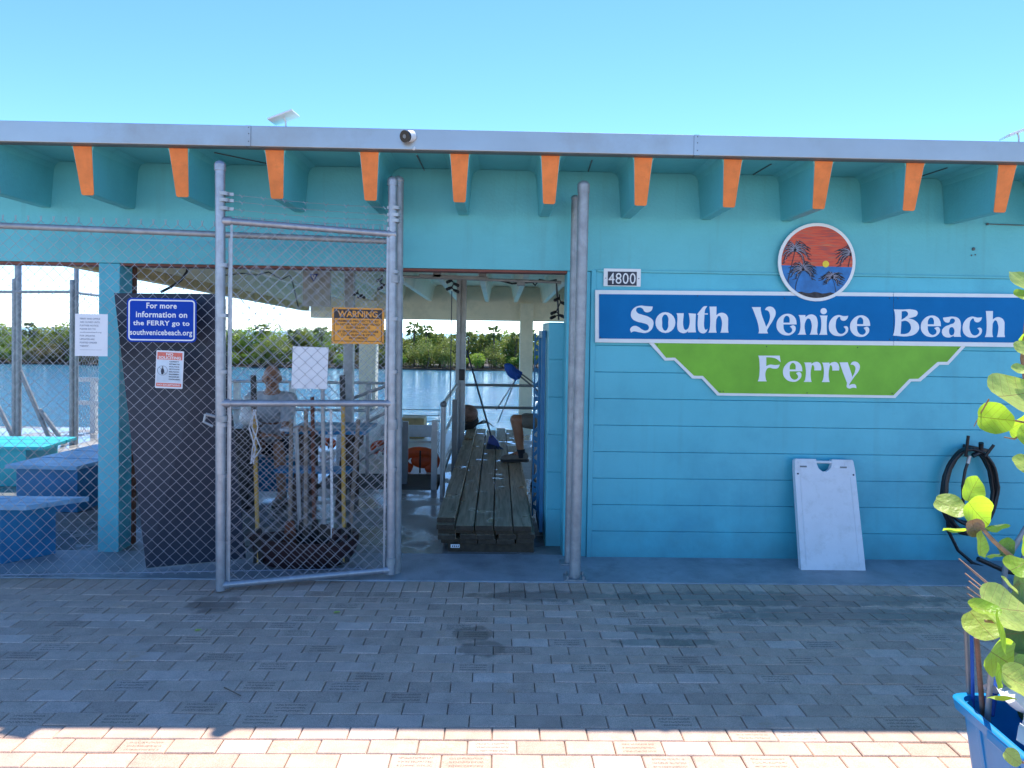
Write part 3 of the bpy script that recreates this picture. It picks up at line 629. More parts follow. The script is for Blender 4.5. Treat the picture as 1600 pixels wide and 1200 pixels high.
# round picture
cc0 = P(1276.5, 409.5, SY-.012); rad = 61.5/1130*5.42
medal = thing('round_picture', cc0, 'round painted board of palms and sunset above the blue sign', 'picture')
fr = Frame(cc0, (1,0,-.012), (0.012,0,1)); fr.n = Vector((0,-1,0))
def disc(r, c_, n=48, a0=0, a1=2*math.pi): return [fr.p(r*math.cos(a0+(a1-a0)*i/n), r*math.sin(a0+(a1-a0)*i/n), c_) for i in range(n if abs(a1-a0-2*math.pi) < .01 else n+1)]
MB().prism(disc(rad, 0)[::-1], (0, .012, 0)).build('white_rim', M['white'], medal, bevel=.003)
ri = rad*.915
M['sunset'] = m = bpy.data.materials.new('painted_sunset'); m.use_nodes = True; n, L = nodes(m); b = n['Principled BSDF']
tc = n.new('ShaderNodeTexCoord'); mp = n.new('ShaderNodeMapping'); mp.inputs['Scale'].default_value = (2.2, 1, 26); L.new(tc.outputs['Object'], mp.inputs[0])
no = n.new('ShaderNodeTexNoise'); no.inputs['Scale'].default_value = 2.6; no.inputs['Detail'].default_value = 6; L.new(mp.outputs[0], no.inputs['Vector'])
cr = n.new('ShaderNodeValToRGB'); e = cr.color_ramp; e.elements[0].position = .28; e.elements[0].color = (.20,.07,.06,1); e.elements[1].position = .75; e.elements[1].color = (.80,.22,.04,1)
for p_, c_ in ((.42,(.50,.05,.02,1)),(.52,(.70,.07,.01,1)),(.62,(.45,.10,.05,1))): x = e.elements.new(p_); x.color = c_
L.new(no.outputs[0], cr.inputs[0]); L.new(cr.outputs[0], b.inputs['Base Color']); b.inputs['Roughness'].default_value = .4
M['seapaint'] = mat('painted_sea', (.01,.16,.46), .4, var=.2, vs=9)
M['palmpaint'] = mat('painted_palm_black', (.02,.02,.035), .5); M['palmlite'] = mat('painted_palm_highlight', (.30,.28,.36), .5); M['sunpaint'] = mat('painted_sun_yellow', (.85,.62,.03), .5); M['sand_p'] = mat('painted_dark_shore', (.035,.03,.035), .6, var=.4, vs=40)
hz = -.105*rad; a_ = math.asin(hz/ri)
MB().add(disc(ri, .0015, 40, a_, math.pi-a_), [tuple(range(41))]).build('painted_sky', M['sunset'], medal)
MB().add(disc(ri, .0015, 40, math.pi-a_, 2*math.pi+a_), [tuple(range(41))]).build('painted_sea', M['seapaint'], medal)
b1 = math.asin(-.78*rad/ri)
pts = disc(ri, .003, 20, math.pi-b1, 2*math.pi+b1); top = [fr.p(ri*math.cos(b1)*(1-2*i/9.), -.78*rad+.02*rad*math.sin(i*1.7), .003) for i in range(1, 9)]
MB().add(pts+top, [tuple(range(len(pts)+len(top)))]).build('painted_shore', M['sand_p'], medal)
MB().add([fr.p(.225*rad+.085*rad*math.cos(i*math.pi/10), -.045*rad+.085*rad*math.sin(i*math.pi/10), .003) for i in range(20)], [tuple(range(20))]).build('painted_sun', M['sunpaint'], medal)
def painted_palm(bx, by, tx, ty, size, seed, drop=0, lean=0, clip=True):
    rr = random.Random(seed); q = MB(); hq = MB()
    def stroke(mb_, a, b_, bend, w0, w1, c_, n=7):
        a = Vector(a); b_ = Vector(b_); d = b_-a; nn = Vector((-d.y, d.x)); L1 = []; L2 = []
        for i in range(n+1):
            t = i/n; p = a+d*t+nn*bend*4*t*(1-t); tg = (d+nn*bend*4*(1-2*t)).normalized(); no_ = Vector((-tg.y, tg.x)); w_ = (w0+(w1-w0)*t)*.5
            for s_, LL in ((1, L1), (-1, L2)):
                k_ = p+no_*w_*s_
                if clip and k_.length > ri*.985: k_ = k_.normalized()*ri*.985
                LL.append(fr.p(k_.x, k_.y, c_))
        for i in range(n): mb_.add([L1[i], L1[i+1], L2[i+1], L2[i]], [(0,1,2,3)])
    if by is not None: stroke(q, (bx, by), (tx, ty), lean, .045*size/.25*.35, .03*size/.25*.35, .0042)
    for i in range(15):
        a = math.radians(-50+i*280/14+rr.uniform(-6,6)); r_ = size*rr.uniform(.85,1.1)
        e_ = (tx+r_*math.cos(a), ty+r_*math.sin(a)*.85-r_*.12-drop)
        bd = (.24 if math.cos(a) > 0 else -.24)*min(1,abs(math.cos(a))*1.6)
        stroke(q, (tx, ty), e_, bd, .02*size/.25, .004, .0045)
        for j in range(4):
            t = .3+.2*j; px_ = tx+(e_[0]-tx)*t; py_ = ty+(e_[1]-ty)*t+abs(e_[0]-tx)*.24*4*t*(1-t)
            stroke(q, (px_, py_), (px_+rr.uniform(-.01,.01)+.03*(1 if bd > 0 else -1), py_-size*.16), .05, .009, .003, .0048)
        stroke(hq, (tx, ty+.004), (tx+(e_[0]-tx)*.85, ty+(e_[1]-ty)*.85+.006), bd, .006, .002, .0052)
    o = q.build('painted_palm', M['palmpaint'], medal); hq.build('brush_highlight', M['palmlite'], o)
R_ = rad
painted_palm(-.76*R_, -.62*R_, -.58*R_, .26*R_, .26*R_/.62*.95, 1)
painted_palm(-.53*R_, -.82*R_, -.36*R_, -.22*R_, .25*R_/.62*.8, 2, lean=.1)
painted_palm(.51*R_, -.80*R_, .40*R_, -.40*R_, .2*R_/.62*.75, 3, lean=-.06)
painted_palm(.80*R_, -.1*R_, .86*R_, .20*R_, .24*R_/.62*.95, 4)
# 4800 number plate
npo = P(972, 433, WY-.02); t = thing('number_plate', npo, 'small black house number plate reading 4800 above the sign', 'sign')
fr2 = Frame(P(943, 447, WY-.014), P(1001, 447.8, WY-.014)-P(943, 447, WY-.014), (0,0,1)); fr2.n = Vector((0,-1,0))
U = (P(1001,447,WY)-P(943,447,WY)).length*.997; Vh = 27.5/1130*5.44
plate(fr2, 0, U, 0, Vh, -.012, 0, .004, M['white'], 'white_frame', t)
plate(fr2, U*.11, U*.89, .006, Vh-.022, .0005, .002, .001, M['ink'], 'black_panel', t)
for i, ch in enumerate('4800'): write(fr2, ch, U*(.13+.19*i), U*(.13+.19*i+.16), .018, Vh-.032, M['white'], t, .0035, 'digit', .002)
MB().ball(fr2.p(U*.055, Vh*.45, .001), .004, 6, 4).build('screw_head', M['ink'], t); MB().ball(fr2.p(U*.945, Vh*.45, .001), .004, 6, 4).build('screw_head', M['ink'], t)

# ------------------------------------------------------------------ chain link
def chain_link(A, Bp, z0, z1, parent, mt, p=.0392, r=.0023, nm='chain_link_mesh', n=4, twist=True):
    A = V3(A); Bp = V3(Bp); A.z = Bp.z = 0; u = (Bp-A); Lg = u.length; u.normalize(); nn = Vector((u.y, -u.x, 0)); q = MB()
    K = int(Lg/p); J = int((z1-z0)/p)
    for k in range(K+1):
        pts = []
        for j in range(J+1):
            side = (j+k) % 2
            x_ = min(k*p + side*p, Lg); z_ = z0+j*p
            off = (r*1.15 if side else -r*1.15)
            pts.append(A+u*(x_+(.0022 if side else -.0022))+nn*off+Vector((0,0,z_)))
        if twist and (J+k) % 2: pts.append(pts[-1]+Vector((0,0,.03))+u*.004)
        elif twist: pts.append(pts[-1]+Vector((0,0,.03))-u*.004)
        q.tube(pts, r, n, cap=False)
    o = q.build(nm, mt, parent, smooth=True, sharp=False); return o
def clamp(mb, c, r, w_=.03): mb.tube([V3(c)-Vector((0,0,w_/2)), V3(c)+Vector((0,0,w_/2))], r, 12)
def dome(mb, c, r): mb.ball(c, (r, r, r*.8), 12, 8)
FA = P(-60, 700, 4.76); FB = P(611, 700, 4.985)
fence = thing('chain_link_fence', (FA.x+1.2, 4.85, 0), 'long galvanised chain link fence panel left of the doorway', 'fence')
chain_link((FA.x, FA.y+.022, 0), (FB.x, FB.y+.022, 0), .035, 2.40, fence, M['wire'])
ra, rb = P(-60, 350, FA.y), P(608, 377, FB.y)
MB().tube([ra, rb], .0205, 12).build('top_rail', M['galv_dull'], fence, smooth=True)
pl = P(357, 700, FA.y+(FB.y-FA.y)*.62)
MB().tube([(pl.x, pl.y+.01, 0), (pl.x, pl.y+.01, 2.33)], .014, 10).build('line_post', M['galv'], fence, smooth=True)
fpy = 5.06; fp_ = P(622, 600, fpy); f1 = P(618.5, 893, fpy); f0 = P(622.5, 282, fpy)
q = MB().tube([(f1.x, fpy, 0), (f0.x, fpy, f0.z)], .037, 16); po = q.build('terminal_post', M['galv_dull'], fence, smooth=True)
q = MB(); dome(q, (f0.x, fpy, f0.z), .041); q.build('post_cap', M['galv_dull'], po, smooth=True)
# wire tension band along fence foot
MB().tube([(FA.x, FA.y+.02, .05), (FB.x, FB.y+.02, .05)], .003, 5).build('tension_wire', M['wire'], fence)

# gate: swung open flat against the fence
gl0, gl1 = P(345, 922, 4.66), P(344, 258, 4.66); gr0, gr1 = P(610.5, 899, 4.95), P(613.5, 282, 4.95)
gl0.z = .012; gr0.z = .03
gate = thing('chain_link_gate', (gr0.x, gr0.y, 0), 'galvanised chain link gate standing open with orange warning sign', 'gate')
for nm, a, b_ in (('end_post', gl0, gl1), ('hinge_post', gr0, gr1)):
    po = MB().tube([a, b_], .031, 16).build(nm, M['galv'], gate, smooth=True); q = MB(); dome(q, b_, .036); q.tube([b_-Vector((0,0,.035)), b_], .036, 14); q.build('post_cap', M['galv'], po, smooth=True)
gu_ = (gr0-gl0); gu_.z = 0; gw = gu_.length; gu_.normalize()
def gp(t, z, off=0):
    return Vector((gl0.x, gl0.y, 0))+gu_*(gw*t)+Vector((0,0,z))+Vector((gu_.y, -gu_.x, 0))*off
for (ya, yb, nm) in ((345, 366, 'top_rail'), (630, 630, 'middle_rail'), (914, 890, 'bottom_rail')):
    a = P(345, ya, 4.66); b_ = P(612, yb, 4.95)
    po = MB().tube([gp(.02, a.z), gp(.98, b_.z)], .0225, 14).build(nm, M['galv'], gate, smooth=True)
    q = MB().tube([gp(-.005, a.z), gp(.045, a.z)], .029, 12).tube([gp(.955, b_.z), gp(1.005, b_.z)], .029, 12); o = q.build('rail_socket', M['galv'], po, smooth=True); o['kind'] = 'stuff'
cl_ = chain_link(gp(.035, 0, .008), gp(.965, 0, .008), .07, 2.42, gate, M['wire'])
for t_ in (.045, .955): MB().bar(gp(t_, .06, .010), gp(t_, 2.40, .010), .004, .014, up=gu_).build('tension_bar', M['galv'], gate)
for zz in (.32, .75, 1.08, 1.42, 1.78, 2.1):
    for t_, nm in ((0, gl1), (1, gr1)):
        q = MB(); clamp(q, gp(t_, zz), .0335, .024); q.bar(gp(t_, zz), gp(t_+(.05 if t_ == 0 else -.05), zz), .012, .02); q.build('brace_band', M['galv'], gate, smooth=True)
for zz in (1.05, .12, 2.05):
    q = MB(); q.tube([(gr0.x, gr0.y, zz), (f1.x, fpy, zz)], .016, 10); clamp(q, (gr0.x, gr0.y, zz), .036, .05); clamp(q, (f1.x+(f0.x-f1.x)*zz/2.7, fpy, zz), .041, .05); q.build('hinge', M['galv_dull'], gate, smooth=True)
# latch on the end post
q = MB(); zz = 1.12; clamp(q, gp(0, zz), .036, .035); q.tube([gp(0, zz), gp(-.09, zz+.03)], .010, 8); q.tube([gp(-.09, zz+.03), gp(-.10, zz-.02), gp(-.05, zz-.05)], .009, 8); q.build('latch', M['galv_dull'], gate, smooth=True)
# barbed wire above the gate
for i, (ya, yb) in enumerate(((303,325),(313,336),(326,345),(337,352))):
    a = P(350, ya, 4.66); b_ = P(608, yb, 4.95); pts = []
    for s_ in range(25): t_ = s_/24; pts.append(gp(.02+.96*t_, a.z+(b_.z-a.z)*t_-.012*math.sin(math.pi*t_)+.002*math.sin(s_*2.1)))
    q = MB().tube(pts, .0014, 4, cap=False)
    for s_ in range(2, 24, 3):
        c0 = pts[s_]
        for dd in ((.016,.012),(-.016,.012)): q.tube([c0-gu_*dd[0]*.3+Vector((0,0,-.012)), c0+gu_*dd[0]+Vector((0,0,dd[1]))], .0013, 3, cap=False)
    o = q.build('barbed_wire', M['wire'], gate)
    if i < 3:
        for t_, pnt in ((0, a), (1, b_)):
            q = MB(); clamp(q, gp(t_, pnt.z), .036, .022); q.bar(gp(t_, pnt.z), gp(t_+(.055 if t_ == 0 else -.05), pnt.z), .016, .02); q.build('wire_clip', M['alu'], gate, smooth=True)
# right hand posts
pb, ptp = P(898, 905, 4.97), P(912, 290, 4.97); pb.z = .01
rp = thing('gate_post', (pb.x, pb.y, 0), 'tall galvanised pipe post on base plate right of the doorway', 'post')
po = MB().tube([pb, ptp], .0385, 18).build('pipe', M['galv_dull'], rp, smooth=True); q = MB(); dome(q, ptp, .043); q.tube([ptp-Vector((0,0,.05)), ptp], .042, 14); q.build('post_cap', M['galv_dull'], po, smooth=True)
for t_ in (.16, .33, .62, .86): q = MB(); c_ = pb.lerp(ptp, t_); clamp(q, c_, .0405, .012); q.build('pipe_ring', M['galv_dull'], po, smooth=True)
MB().box(pb.x-.075, pb.x+.075, pb.y-.07, pb.y+.07, .005, .014).build('base_plate', M['galv_dull'], rp)
q = MB(); [q.tube([(pb.x+dx, pb.y+dy, .012), (pb.x+dx, pb.y+dy, .035)], .009, 6) for dx in (-.055,.055) for dy in (-.05,.05)]; o = q.build('bolts', M['galv_dull'], rp); o['kind'] = 'stuff'
pb2, pt2 = P(888, 878, 5.30), P(899, 310, 5.30); pb2.z = .01
rp2 = thing('gate_post', (pb2.x, pb2.y, 0), 'thinner weathered pipe post close behind the tall right hand post', 'post')
po = MB().tube([pb2, pt2], .029, 14).build('pipe', M['galv_dull'], rp2, smooth=True); q = MB(); dome(q, pt2, .032); q.build('post_cap', M['galv_dull'], po, smooth=True)
MB().box(pb2.x-.06, pb2.x+.05, pb2.y-.06, pb2.y+.06, .005, .013).build('base_plate', M['galv_dull'], rp2)

# ------------------------------------------------------------------ signs on the fence
def sign_frame(pxs, Y):      # pxs: tl, tr, bl
    a = P(*pxs[2], Y if not callable(Y) else Y(pxs[2][0])); b_ = P(*pxs[0], Y if not callable(Y) else Y(pxs[0][0])); c_ = P(*pxs[1], Y if not callable(Y) else Y(pxs[1][0]))
    d_ = Vector((c_.x-b_.x, c_.y-b_.y, c_.z-b_.z)); u = d_.normalized(); v = (b_-a); v = (v-u*v.dot(u)).normalized()
    f = Frame(a, u, v); return f, d_.length, (b_-a).length
fy = lambda px: FA.y+(FB.y-FA.y)*(px+60)/671-.012
f, U, Vh = sign_frame(((198,465),(307,467),(198,534)), fy)
t = thing('information_sign', f.p(U/2, Vh/2), 'blue sign with white text about ferry information on the fence', 'sign')
plate(f, 0, U, 0, Vh, -.003, 0, .03, M['info_blue'], 'blue_plate', t); ring(f, .010, U-.010, .010, Vh-.010, .009, .024, .001, M['white'], 'white_border', t)
for s_, u0, u1, v0, v1 in (('For more', .28,.715,.765,.895),('information on', .13,.865,.56,.70),('the FERRY go to', .09,.90,.345,.49),('southvenicebeach.org', .045,.94,.12,.285)):
    write(f, s_, U*u0, U*u1, Vh*v0, Vh*v1, M['white'], t, .0015, 'lettering', .022, 1.05)
f, U, Vh = sign_frame(((243,547),(286,549),(242,606)), fy)
t = thing('no_soliciting_sign', f.p(U/2, Vh/2), 'small faded red and white no soliciting sign below the blue sign', 'sign')
plate(f, 0, U, 0, Vh, -.003, 0, .006, M['paper'], 'white_plate', t)
plate(f, U*.04, U*.95, Vh*.76, Vh*.955, .0002, .001, .001, M['nos_red'], 'red_band', t); plate(f, U*.04, U*.95, Vh*.045, Vh*.14, .0002, .001, .001, M['nos_red'], 'red_band', t)
plate(f, U*.04, U*.95, Vh*.155, Vh*.745, .0002, .001, .001, M['nos_white'], 'pale_panel', t)
write(f, 'NO', U*.36, U*.62, Vh*.87, Vh*.94, M['white'], t, .002, 'lettering', .03); write(f, 'SOLICITING', U*.09, U*.90, Vh*.775, Vh*.85, M['white'], t, .002, 'lettering', .03)
write(f, 'NO EXCEPTIONS', U*.09, U*.90, Vh*.07, Vh*.115, M['white'], t, .002, 'lettering', .02)
for i, s_ in enumerate(('CHARITY','ESTIMATES','POLITICS','PETITIONS','RELIGION','SALESMEN','MAGAZINES','FUNDRAISERS')):
    write(f, s_, U*.49, U*(.76+.012*len(s_)), Vh*(.695-.067*i), Vh*(.730-.067*i), M['ink'], t, .002, 'lettering', .03)
c_ = f.p(U*.25, Vh*.47, .002); q = MB(); ring_pts = [c_+f.u*(.18*U*math.cos(a*math.pi/12))+f.v*(.18*U*math.sin(a*math.pi/12)) for a in range(25)]; q.tube(ring_pts, .0009, 4, cap=False)
q.tube([c_+f.u*-.12*U+f.v*.12*U, c_+f.u*.12*U-f.v*.12*U], .0009, 4); q.add([c_+f.u*a*U+f.v*b_*U for a, b_ in ((-.06,-.02),(-.03,.09),(.03,.09),(.07,-.02),(.03,-.15),(-.03,-.15))], [(0,1,2,3,4,5)][::-1]); q.ball(c_+f.v*.13*U, .028*U, 8, 5); q.build('pictogram', M['ink'], t)
f, U, Vh = sign_frame(((117,490),(168,491),(117,556)), fy)
t = thing('paper_notice', f.p(U/2, Vh/2), 'white paper notice with faint grey print in front of pier', 'notice')
plate(f, 0, U, 0, Vh, -.0015, 0, .002, M['paper'], 'sheet', t)
for i, (s_, w_) in enumerate((('FERRY AND OFFICE',.62),('ARE CLOSED UNTIL',.62),('FURTHER NOTICE.',.58),('PLEASE GO TO',.48),('southvenicebeach.org',.66),('FOR UPDATES.',.47),('UPDATES ARE',.45),('POSTED UNDER',.53),('"NEWS".',.29))):
    write(f, s_, U*.15, U*(.15+w_), Vh*(.865-.081*i), Vh*(.905-.081*i), M['ink_grey'], t, .0012, 'lettering', .01)
plate(f, U*.15, U*.82, Vh*.145, Vh*.15, .0005, .001, .0001, M['ink_grey'], 'printed_line', t)
# on the gate, behind its wires
gyf = lambda px: gl0.y+(gr0.y-gl0.y)*(px-345)/266+.012
f, U, Vh = sign_frame(((518,480),(600,482),(518,537)), gyf)
t = thing('warning_sign', f.p(U/2, Vh/2), 'orange warning sign about video surveillance on the gate', 'sign')
plate(f, 0, U, 0, Vh, -.003, 0, .006, M['warn'], 'orange_plate', t)
plate(f, U*.04, U*.955, Vh*.705, Vh*.955, .0002, .001, .001, M['warn_ink'], 'black_band', t); ring(f, U*.04, U*.955, Vh*.07, Vh*.955, .004, .002, .0008, M['warn_ink'], 'black_border', t)
write(f, 'WARNING', U*.11, U*.87, Vh*.74, Vh*.915, M['warn'], t, .002, 'lettering', .02)
for s_, u0, u1, v in (('PREMISES PROTECTED BY',.09,.90,.60),('24 HOUR AUDIO AND VIDEO',.08,.91,.51),('SURVEILLANCE',.27,.73,.42),('BY ENTERING YOU AGREE',.11,.89,.31),('TO BE AUDIO & VIDEO',.17,.83,.22),('RECORDED',.33,.68,.13)):
    write(f, s_, U*u0, U*u1, Vh*v, Vh*(v+.062), M['warn_ink'], t, .002, 'lettering', .02)
for a, b_ in ((.02,.97),(.98,.97),(.02,.03),(.98,.03)): MB().tube([f.p(U*a-.006, Vh*b_+.008, -.004), f.p(U*a, Vh*b_, .004)], .0025, 5).build('cable_tie', M['black'], t)
f, U, Vh = sign_frame(((454,541),(510,543),(455,607)), gyf)
t = tag(plate(f, 0, U, 0, Vh, -.002, 0, .002, M['paper'], 'blank_sheet'), 'blank white paper sheet behind the gate wires', 'paper')

# ------------------------------------------------------------------ objects on the roof
p = P(446, 190, 5.0); t = thing('solar_panel', P(446, 199, 4.86), 'small tilted solar panel on the roof edge above the gate', 'solar panel')
zt = 3.02
a, b_, c_, d_ = P(418, 188, 4.92), P(452, 183, 5.10), P(471, 175, 5.1), P(450, 175, 4.92)
f = Frame(P(418,187,4.74), P(458,172,4.74)-P(418,187,4.74), (0,1,.25)); f.v = (Vector((.12,1,-.03))).normalized(); f.n = f.u.cross(f.v)
MB().prism([f.p(0,0,0), f.p(.17,0,0), f.p(.17,.13,0), f.p(0,.13,0)], f.n*.012).build('frame', M['white_plastic'], t, bevel=.002)
MB().prism([f.p(.006,.006,.0122), f.p(.164,.006,.0122), f.p(.164,.124,.0122), f.p(.006,.124,.0122)], f.n*.001).build('cells', M['solar'], t)
q = MB(); q.tube([f.p(.09,.06,0), f.p(.1,.06,0)+Vector((0,0,-.03)), Vector((f.p(.1,.06).x, f.p(.1,.06).y, 3.018))], .006, 8); q.build('bracket', M['white_plastic'], t, smooth=True)
t2 = copy_tree(t); t2.location = t.location+(P(1606,198,4.74)-P(446,178,4.74)); t2.location.z = t.location.z; tag(t2, 'small solar panel on the roof edge at the far right', 'solar panel')
c0 = P(634, 213, 4.70); t = thing('security_camera', c0, 'small white security camera with black face on the roof edge', 'camera')
dv = Vector((-.42, -.75, -.22)).normalized(); rq = Vector((0,0,1)).rotation_difference(dv).to_matrix()
q = MB().tube([c0, c0-dv*.06], .037, 20); q.ball(c0-dv*.06, (.037,.037,.03), 20, 10, rq); q.build('body', M['white'], t, smooth=True)
fa = MB().tube([c0+dv*.012, c0-dv*.006], .039, 24).build('face', M['glass_black'], t, smooth=True)
MB().tube([c0+dv*.0125, c0+dv*.015], .013, 16).build('lens_ring', M['steel'], fa)
MB().tube([c0-dv*.06, c0-dv*.06+Vector((.03,.03,-.045)), Vector((c0.x+.045, 4.752, c0.z-.07))], .008, 8).build('mount', M['white'], t, smooth=True)
tag(MB().tube([P(651,243,4.85), P(663,266,5.3)], .004, 6).build('camera_cable', M['dark_metal'], None), 'thin dark cable under the roof below the security camera', 'cable')

# ------------------------------------------------------------------ right wall objects
# folding sign board leaning
tlp, trp = P(1239, 716.5, WY-.055), P(1333, 718, WY-.055); blp, brp = P(1250.5, 897, 5.20), P(1352, 899, 5.20)
f = Frame(blp, (brp-blp), (tlp-blp)); W_ = (brp-blp).length; Hh = (tlp-blp).length; f.v = (tlp-blp).normalized(); f.u = (brp-blp).normalized(); f.n = f.u.cross(f.v).normalized()
t = thing('sandwich_board', (blp.x+W_/2, 5.25, 0), 'blank white plastic folding sign board leaning on the wall', 'sign board')
tw = (trp-tlp).length/W_
def tp(a, b_, c_=0):      # slight taper to the top
    k_ = 1+(tw-1)*b_; return f.o+f.u*(W_*(a*k_))+f.v*(Hh*b_)+f.n*c_
notch = [(.37,1),(.375,.955),(.40,.915),(.46,.89),(.52,.89),(.59,.915),(.62,.955),(.625,1)]
arch = [(.27,0),(.34,.022),(.42,.034),(.5,.037),(.58,.034),(.66,.022),(.73,0)]
outl = [(0,0)]+arch+[(1,0),(1,.9),(.985,.985),(.97,1)]+notch[::-1]+[(.03,1),(.012,.985),(0,.9)]
for (c0_, c1_) in ((-.03,-.008),(-.004,.018)):
    MB().prism([tp(a, b_, c0_) for a, b_ in outl], f.n*(c1_-c0_)).build('panel', M['white_plastic'], t, bevel=.004)
q = MB(); rim = [(.09,.075),(.91,.075),(.91,.845),(.09,.845)]
for i in range(4): a = tp(*rim[i], .019); b_ = tp(*rim[(i+1) % 4], .019); q.bar(a, b_, .006, .004, up=f.n)
q.build('poster_frame', M['white_plastic'], t)
q = MB().tube([tp(.36,.975,.006), tp(.64,.975,.006)], .011, 10); q.build('carry_handle', M['white_plastic'], t, smooth=True)
for a, b_ in ((.14,.93),(.80,.93)): MB().bar(tp(a-.05,b_,.0195), tp(a+.06,b_,.0195), .012, .003, up=f.n).build('slot', M['steel'], t)
for a, b_ in ((.12,.965),(.88,.955)): MB().bar(tp(a-.05,b_,.020), tp(a+.05,b_,.020), .022, .006, up=f.n).build('hinge_clip', M['white_plastic'], t)
for a, b_ in ((.05,.865),(.96,.865)): MB().ball(tp(a,b_,.018), .007, 8, 5).build('rivet', M['ink'], t)
MB().prism([tp(.70+.05*math.cos(a*math.pi/5), .935+.012*math.sin(a*math.pi/5), .0182) for a in range(10)], f.n*.001).build('worn_sticker', M['paper'], t)
# hose and hanger
hy = WY-.02; hc = P(1514, 765, hy-.05)
t = thing('hose_hanger', P(1518, 705, hy), 'black wall hanger with pegs holding the coiled hose', 'hose hanger')
MB().bar(P(1506,697,hy), P(1546,705,hy), .03, .03).build('plate', M['black'], t, bevel=.004)
for a, b_ in (((1509,712),(1513,681)),((1540,712),(1553,695))): MB().tube([P(*a, hy-.02), P(*a, hy-.11), P(*b_, hy-.13)], .011, 10).build('peg', M['black'], t, smooth=True)
t = thing('garden_hose', hc, 'coiled black garden hose hanging on the wall at right', 'hose')
rh = random.Random(5)
for i in range(7):
    rx = .19+rh.uniform(-.018,.012); rz = .30+rh.uniform(-.02,.03); pts = []; dy = -.03-.016*(i % 4)
    for s_ in range(37):
        a = 2*math.pi*s_/36+math.pi/2; z_ = math.sin(a)*rz; x_ = math.cos(a)*rx*(1+.05*(z_ < 0))
        if z_ > .2: x_ *= .96
        pts.append(hc+Vector((x_+rh.uniform(-.002,.002), dy+.05+.006*math.sin(a*2+i), z_+.0*i+(.31-rz))))
    MB().tube(pts, .0125, 10, cap=False).build('coil', M['black'], t, smooth=True)
pts = [P(1478,790,hy-.03), P(1482,830,hy-.03), P(1497,860,hy-.03), P(1520,880,hy-.06), P(1550,892,hy-.15), P(1590,897,hy-.2)]
MB().tube(pts, .0125, 10).build('hose_tail', M['black'], t, smooth=True)
pts = [P(1513,720,hy-.07), P(1508,735,hy-.07), P(1504,760,hy-.07), P(1505,790,hy-.06)]
q = MB().tube(pts, .011, 10); q.build('hose_end', M['black'], t, smooth=True); MB().tube([P(1515,712,hy-.07), P(1512,724,hy-.07)], .014, 10).build('brass_fitting', M['alu'], t, smooth=True)
MB().tube([P(1533,692,hy-.09), P(1533,706,hy-.07), P(1520,712,hy-.07)], .018, 10).build('nozzle', M['black'], t, smooth=True)
# small wall hook marks
MB().ball(P(1521,389,WY-.003), .013, 8, 6).ball(P(1518,399,WY-.003), .006, 6, 4).ball(P(1524,398,WY-.003), .006, 6, 4).build('bracket_stub', M['dark_metal'], B)
MB().tube([P(1543,350,WY-.01), P(1600,352,WY-.01)], .004, 6).ball(P(1543,350,WY-.01), .010, 8, 5).build('hook_and_eye', M['dark_metal'], B)

# ------------------------------------------------------------------ LEFT INTERIOR
by0 = 5.02; bq = [P(178,458,5.03), P(345,459,5.03), P(383,877,5.28), P(228,893,5.07)]
bq[2].z = .02; bq[3].z = .012
nn = (bq[1]-bq[0]).cross(bq[3]-bq[0]).normalized()
if nn.y > 0: nn = -nn
tag(MB().prism(bq, -nn*.02).build('navy_board', M['navy'], None, bevel=.003), 'dark navy board leaning crooked behind the fence signs', 'board')
def bench(nm, pts_top, ztop, body, th, mt_top, mt_body, label, planks=4):
    # pts_top: near-left, near-right, far-right, far-left on the ground plan
    t = thing(nm, ((pts_top[0].x+pts_top[2].x)/2, (pts_top[0].y+pts_top[2].y)/2, 0), label, 'bench', 'painted benches on the dock')
    a, b_, c_, d_ = pts_top
    for i in range(planks):
        t0 = i/planks+.01; t1 = (i+1)/planks-.01
        q = [a.lerp(d_, t0), b_.lerp(c_, t0), b_.lerp(c_, t1), a.lerp(d_, t1)]
        MB().hexa([Vector((p.x, p.y, ztop-th)) for p in q]+[Vector((p.x, p.y, ztop)) for p in q]).build('plank', mt_top, t, bevel=.004)
    cx_ = sum((p for p in pts_top), Vector((0,0,0)))/4
    for (k0, k1) in body:
        q = [a.lerp(b_, k0), a.lerp(b_, k1), d_.lerp(c_, k1), d_.lerp(c_, k0)]; q = [p.lerp(Vector((cx_.x, cx_.y, p.z)), .12) for p in q]
        MB().hexa([Vector((p.x, p.y, .004)) for p in q]+[Vector((p.x, p.y, ztop-th-.001)) for p in q]).build('side_panel', mt_body, t, bevel=.006)
    return t
v2 = lambda x, y: Vector((x, y, 0))
bench('bench', [v2(-4.9,5.12), v2(-3.30,5.12), v2(-3.02,5.42), v2(-4.9,5.42)], .43, [(0,.93)], .035, M['bench_top'], M['bench_blue'], 'dark blue box bench closest to the fence at the lower left', 3)
bench('bench', [v2(-4.42,6.55), v2(-3.75,6.5), v2(-3.55,8.1), v2(-4.22,8.2)], .44, [(.0,.98)], .035, M['bench_top'], M['bench_blue'], 'middle blue bench with pale plank top left of the pier', 4)
bench('bench', [v2(-6.6,7.55), v2(-4.72,7.6), v2(-4.80,8.35), v2(-6.6,8.3)], .43, [(0,.95)], .035, M['bench_teal'], M['bench_teal'], 'teal bench furthest back at the left edge', 3)
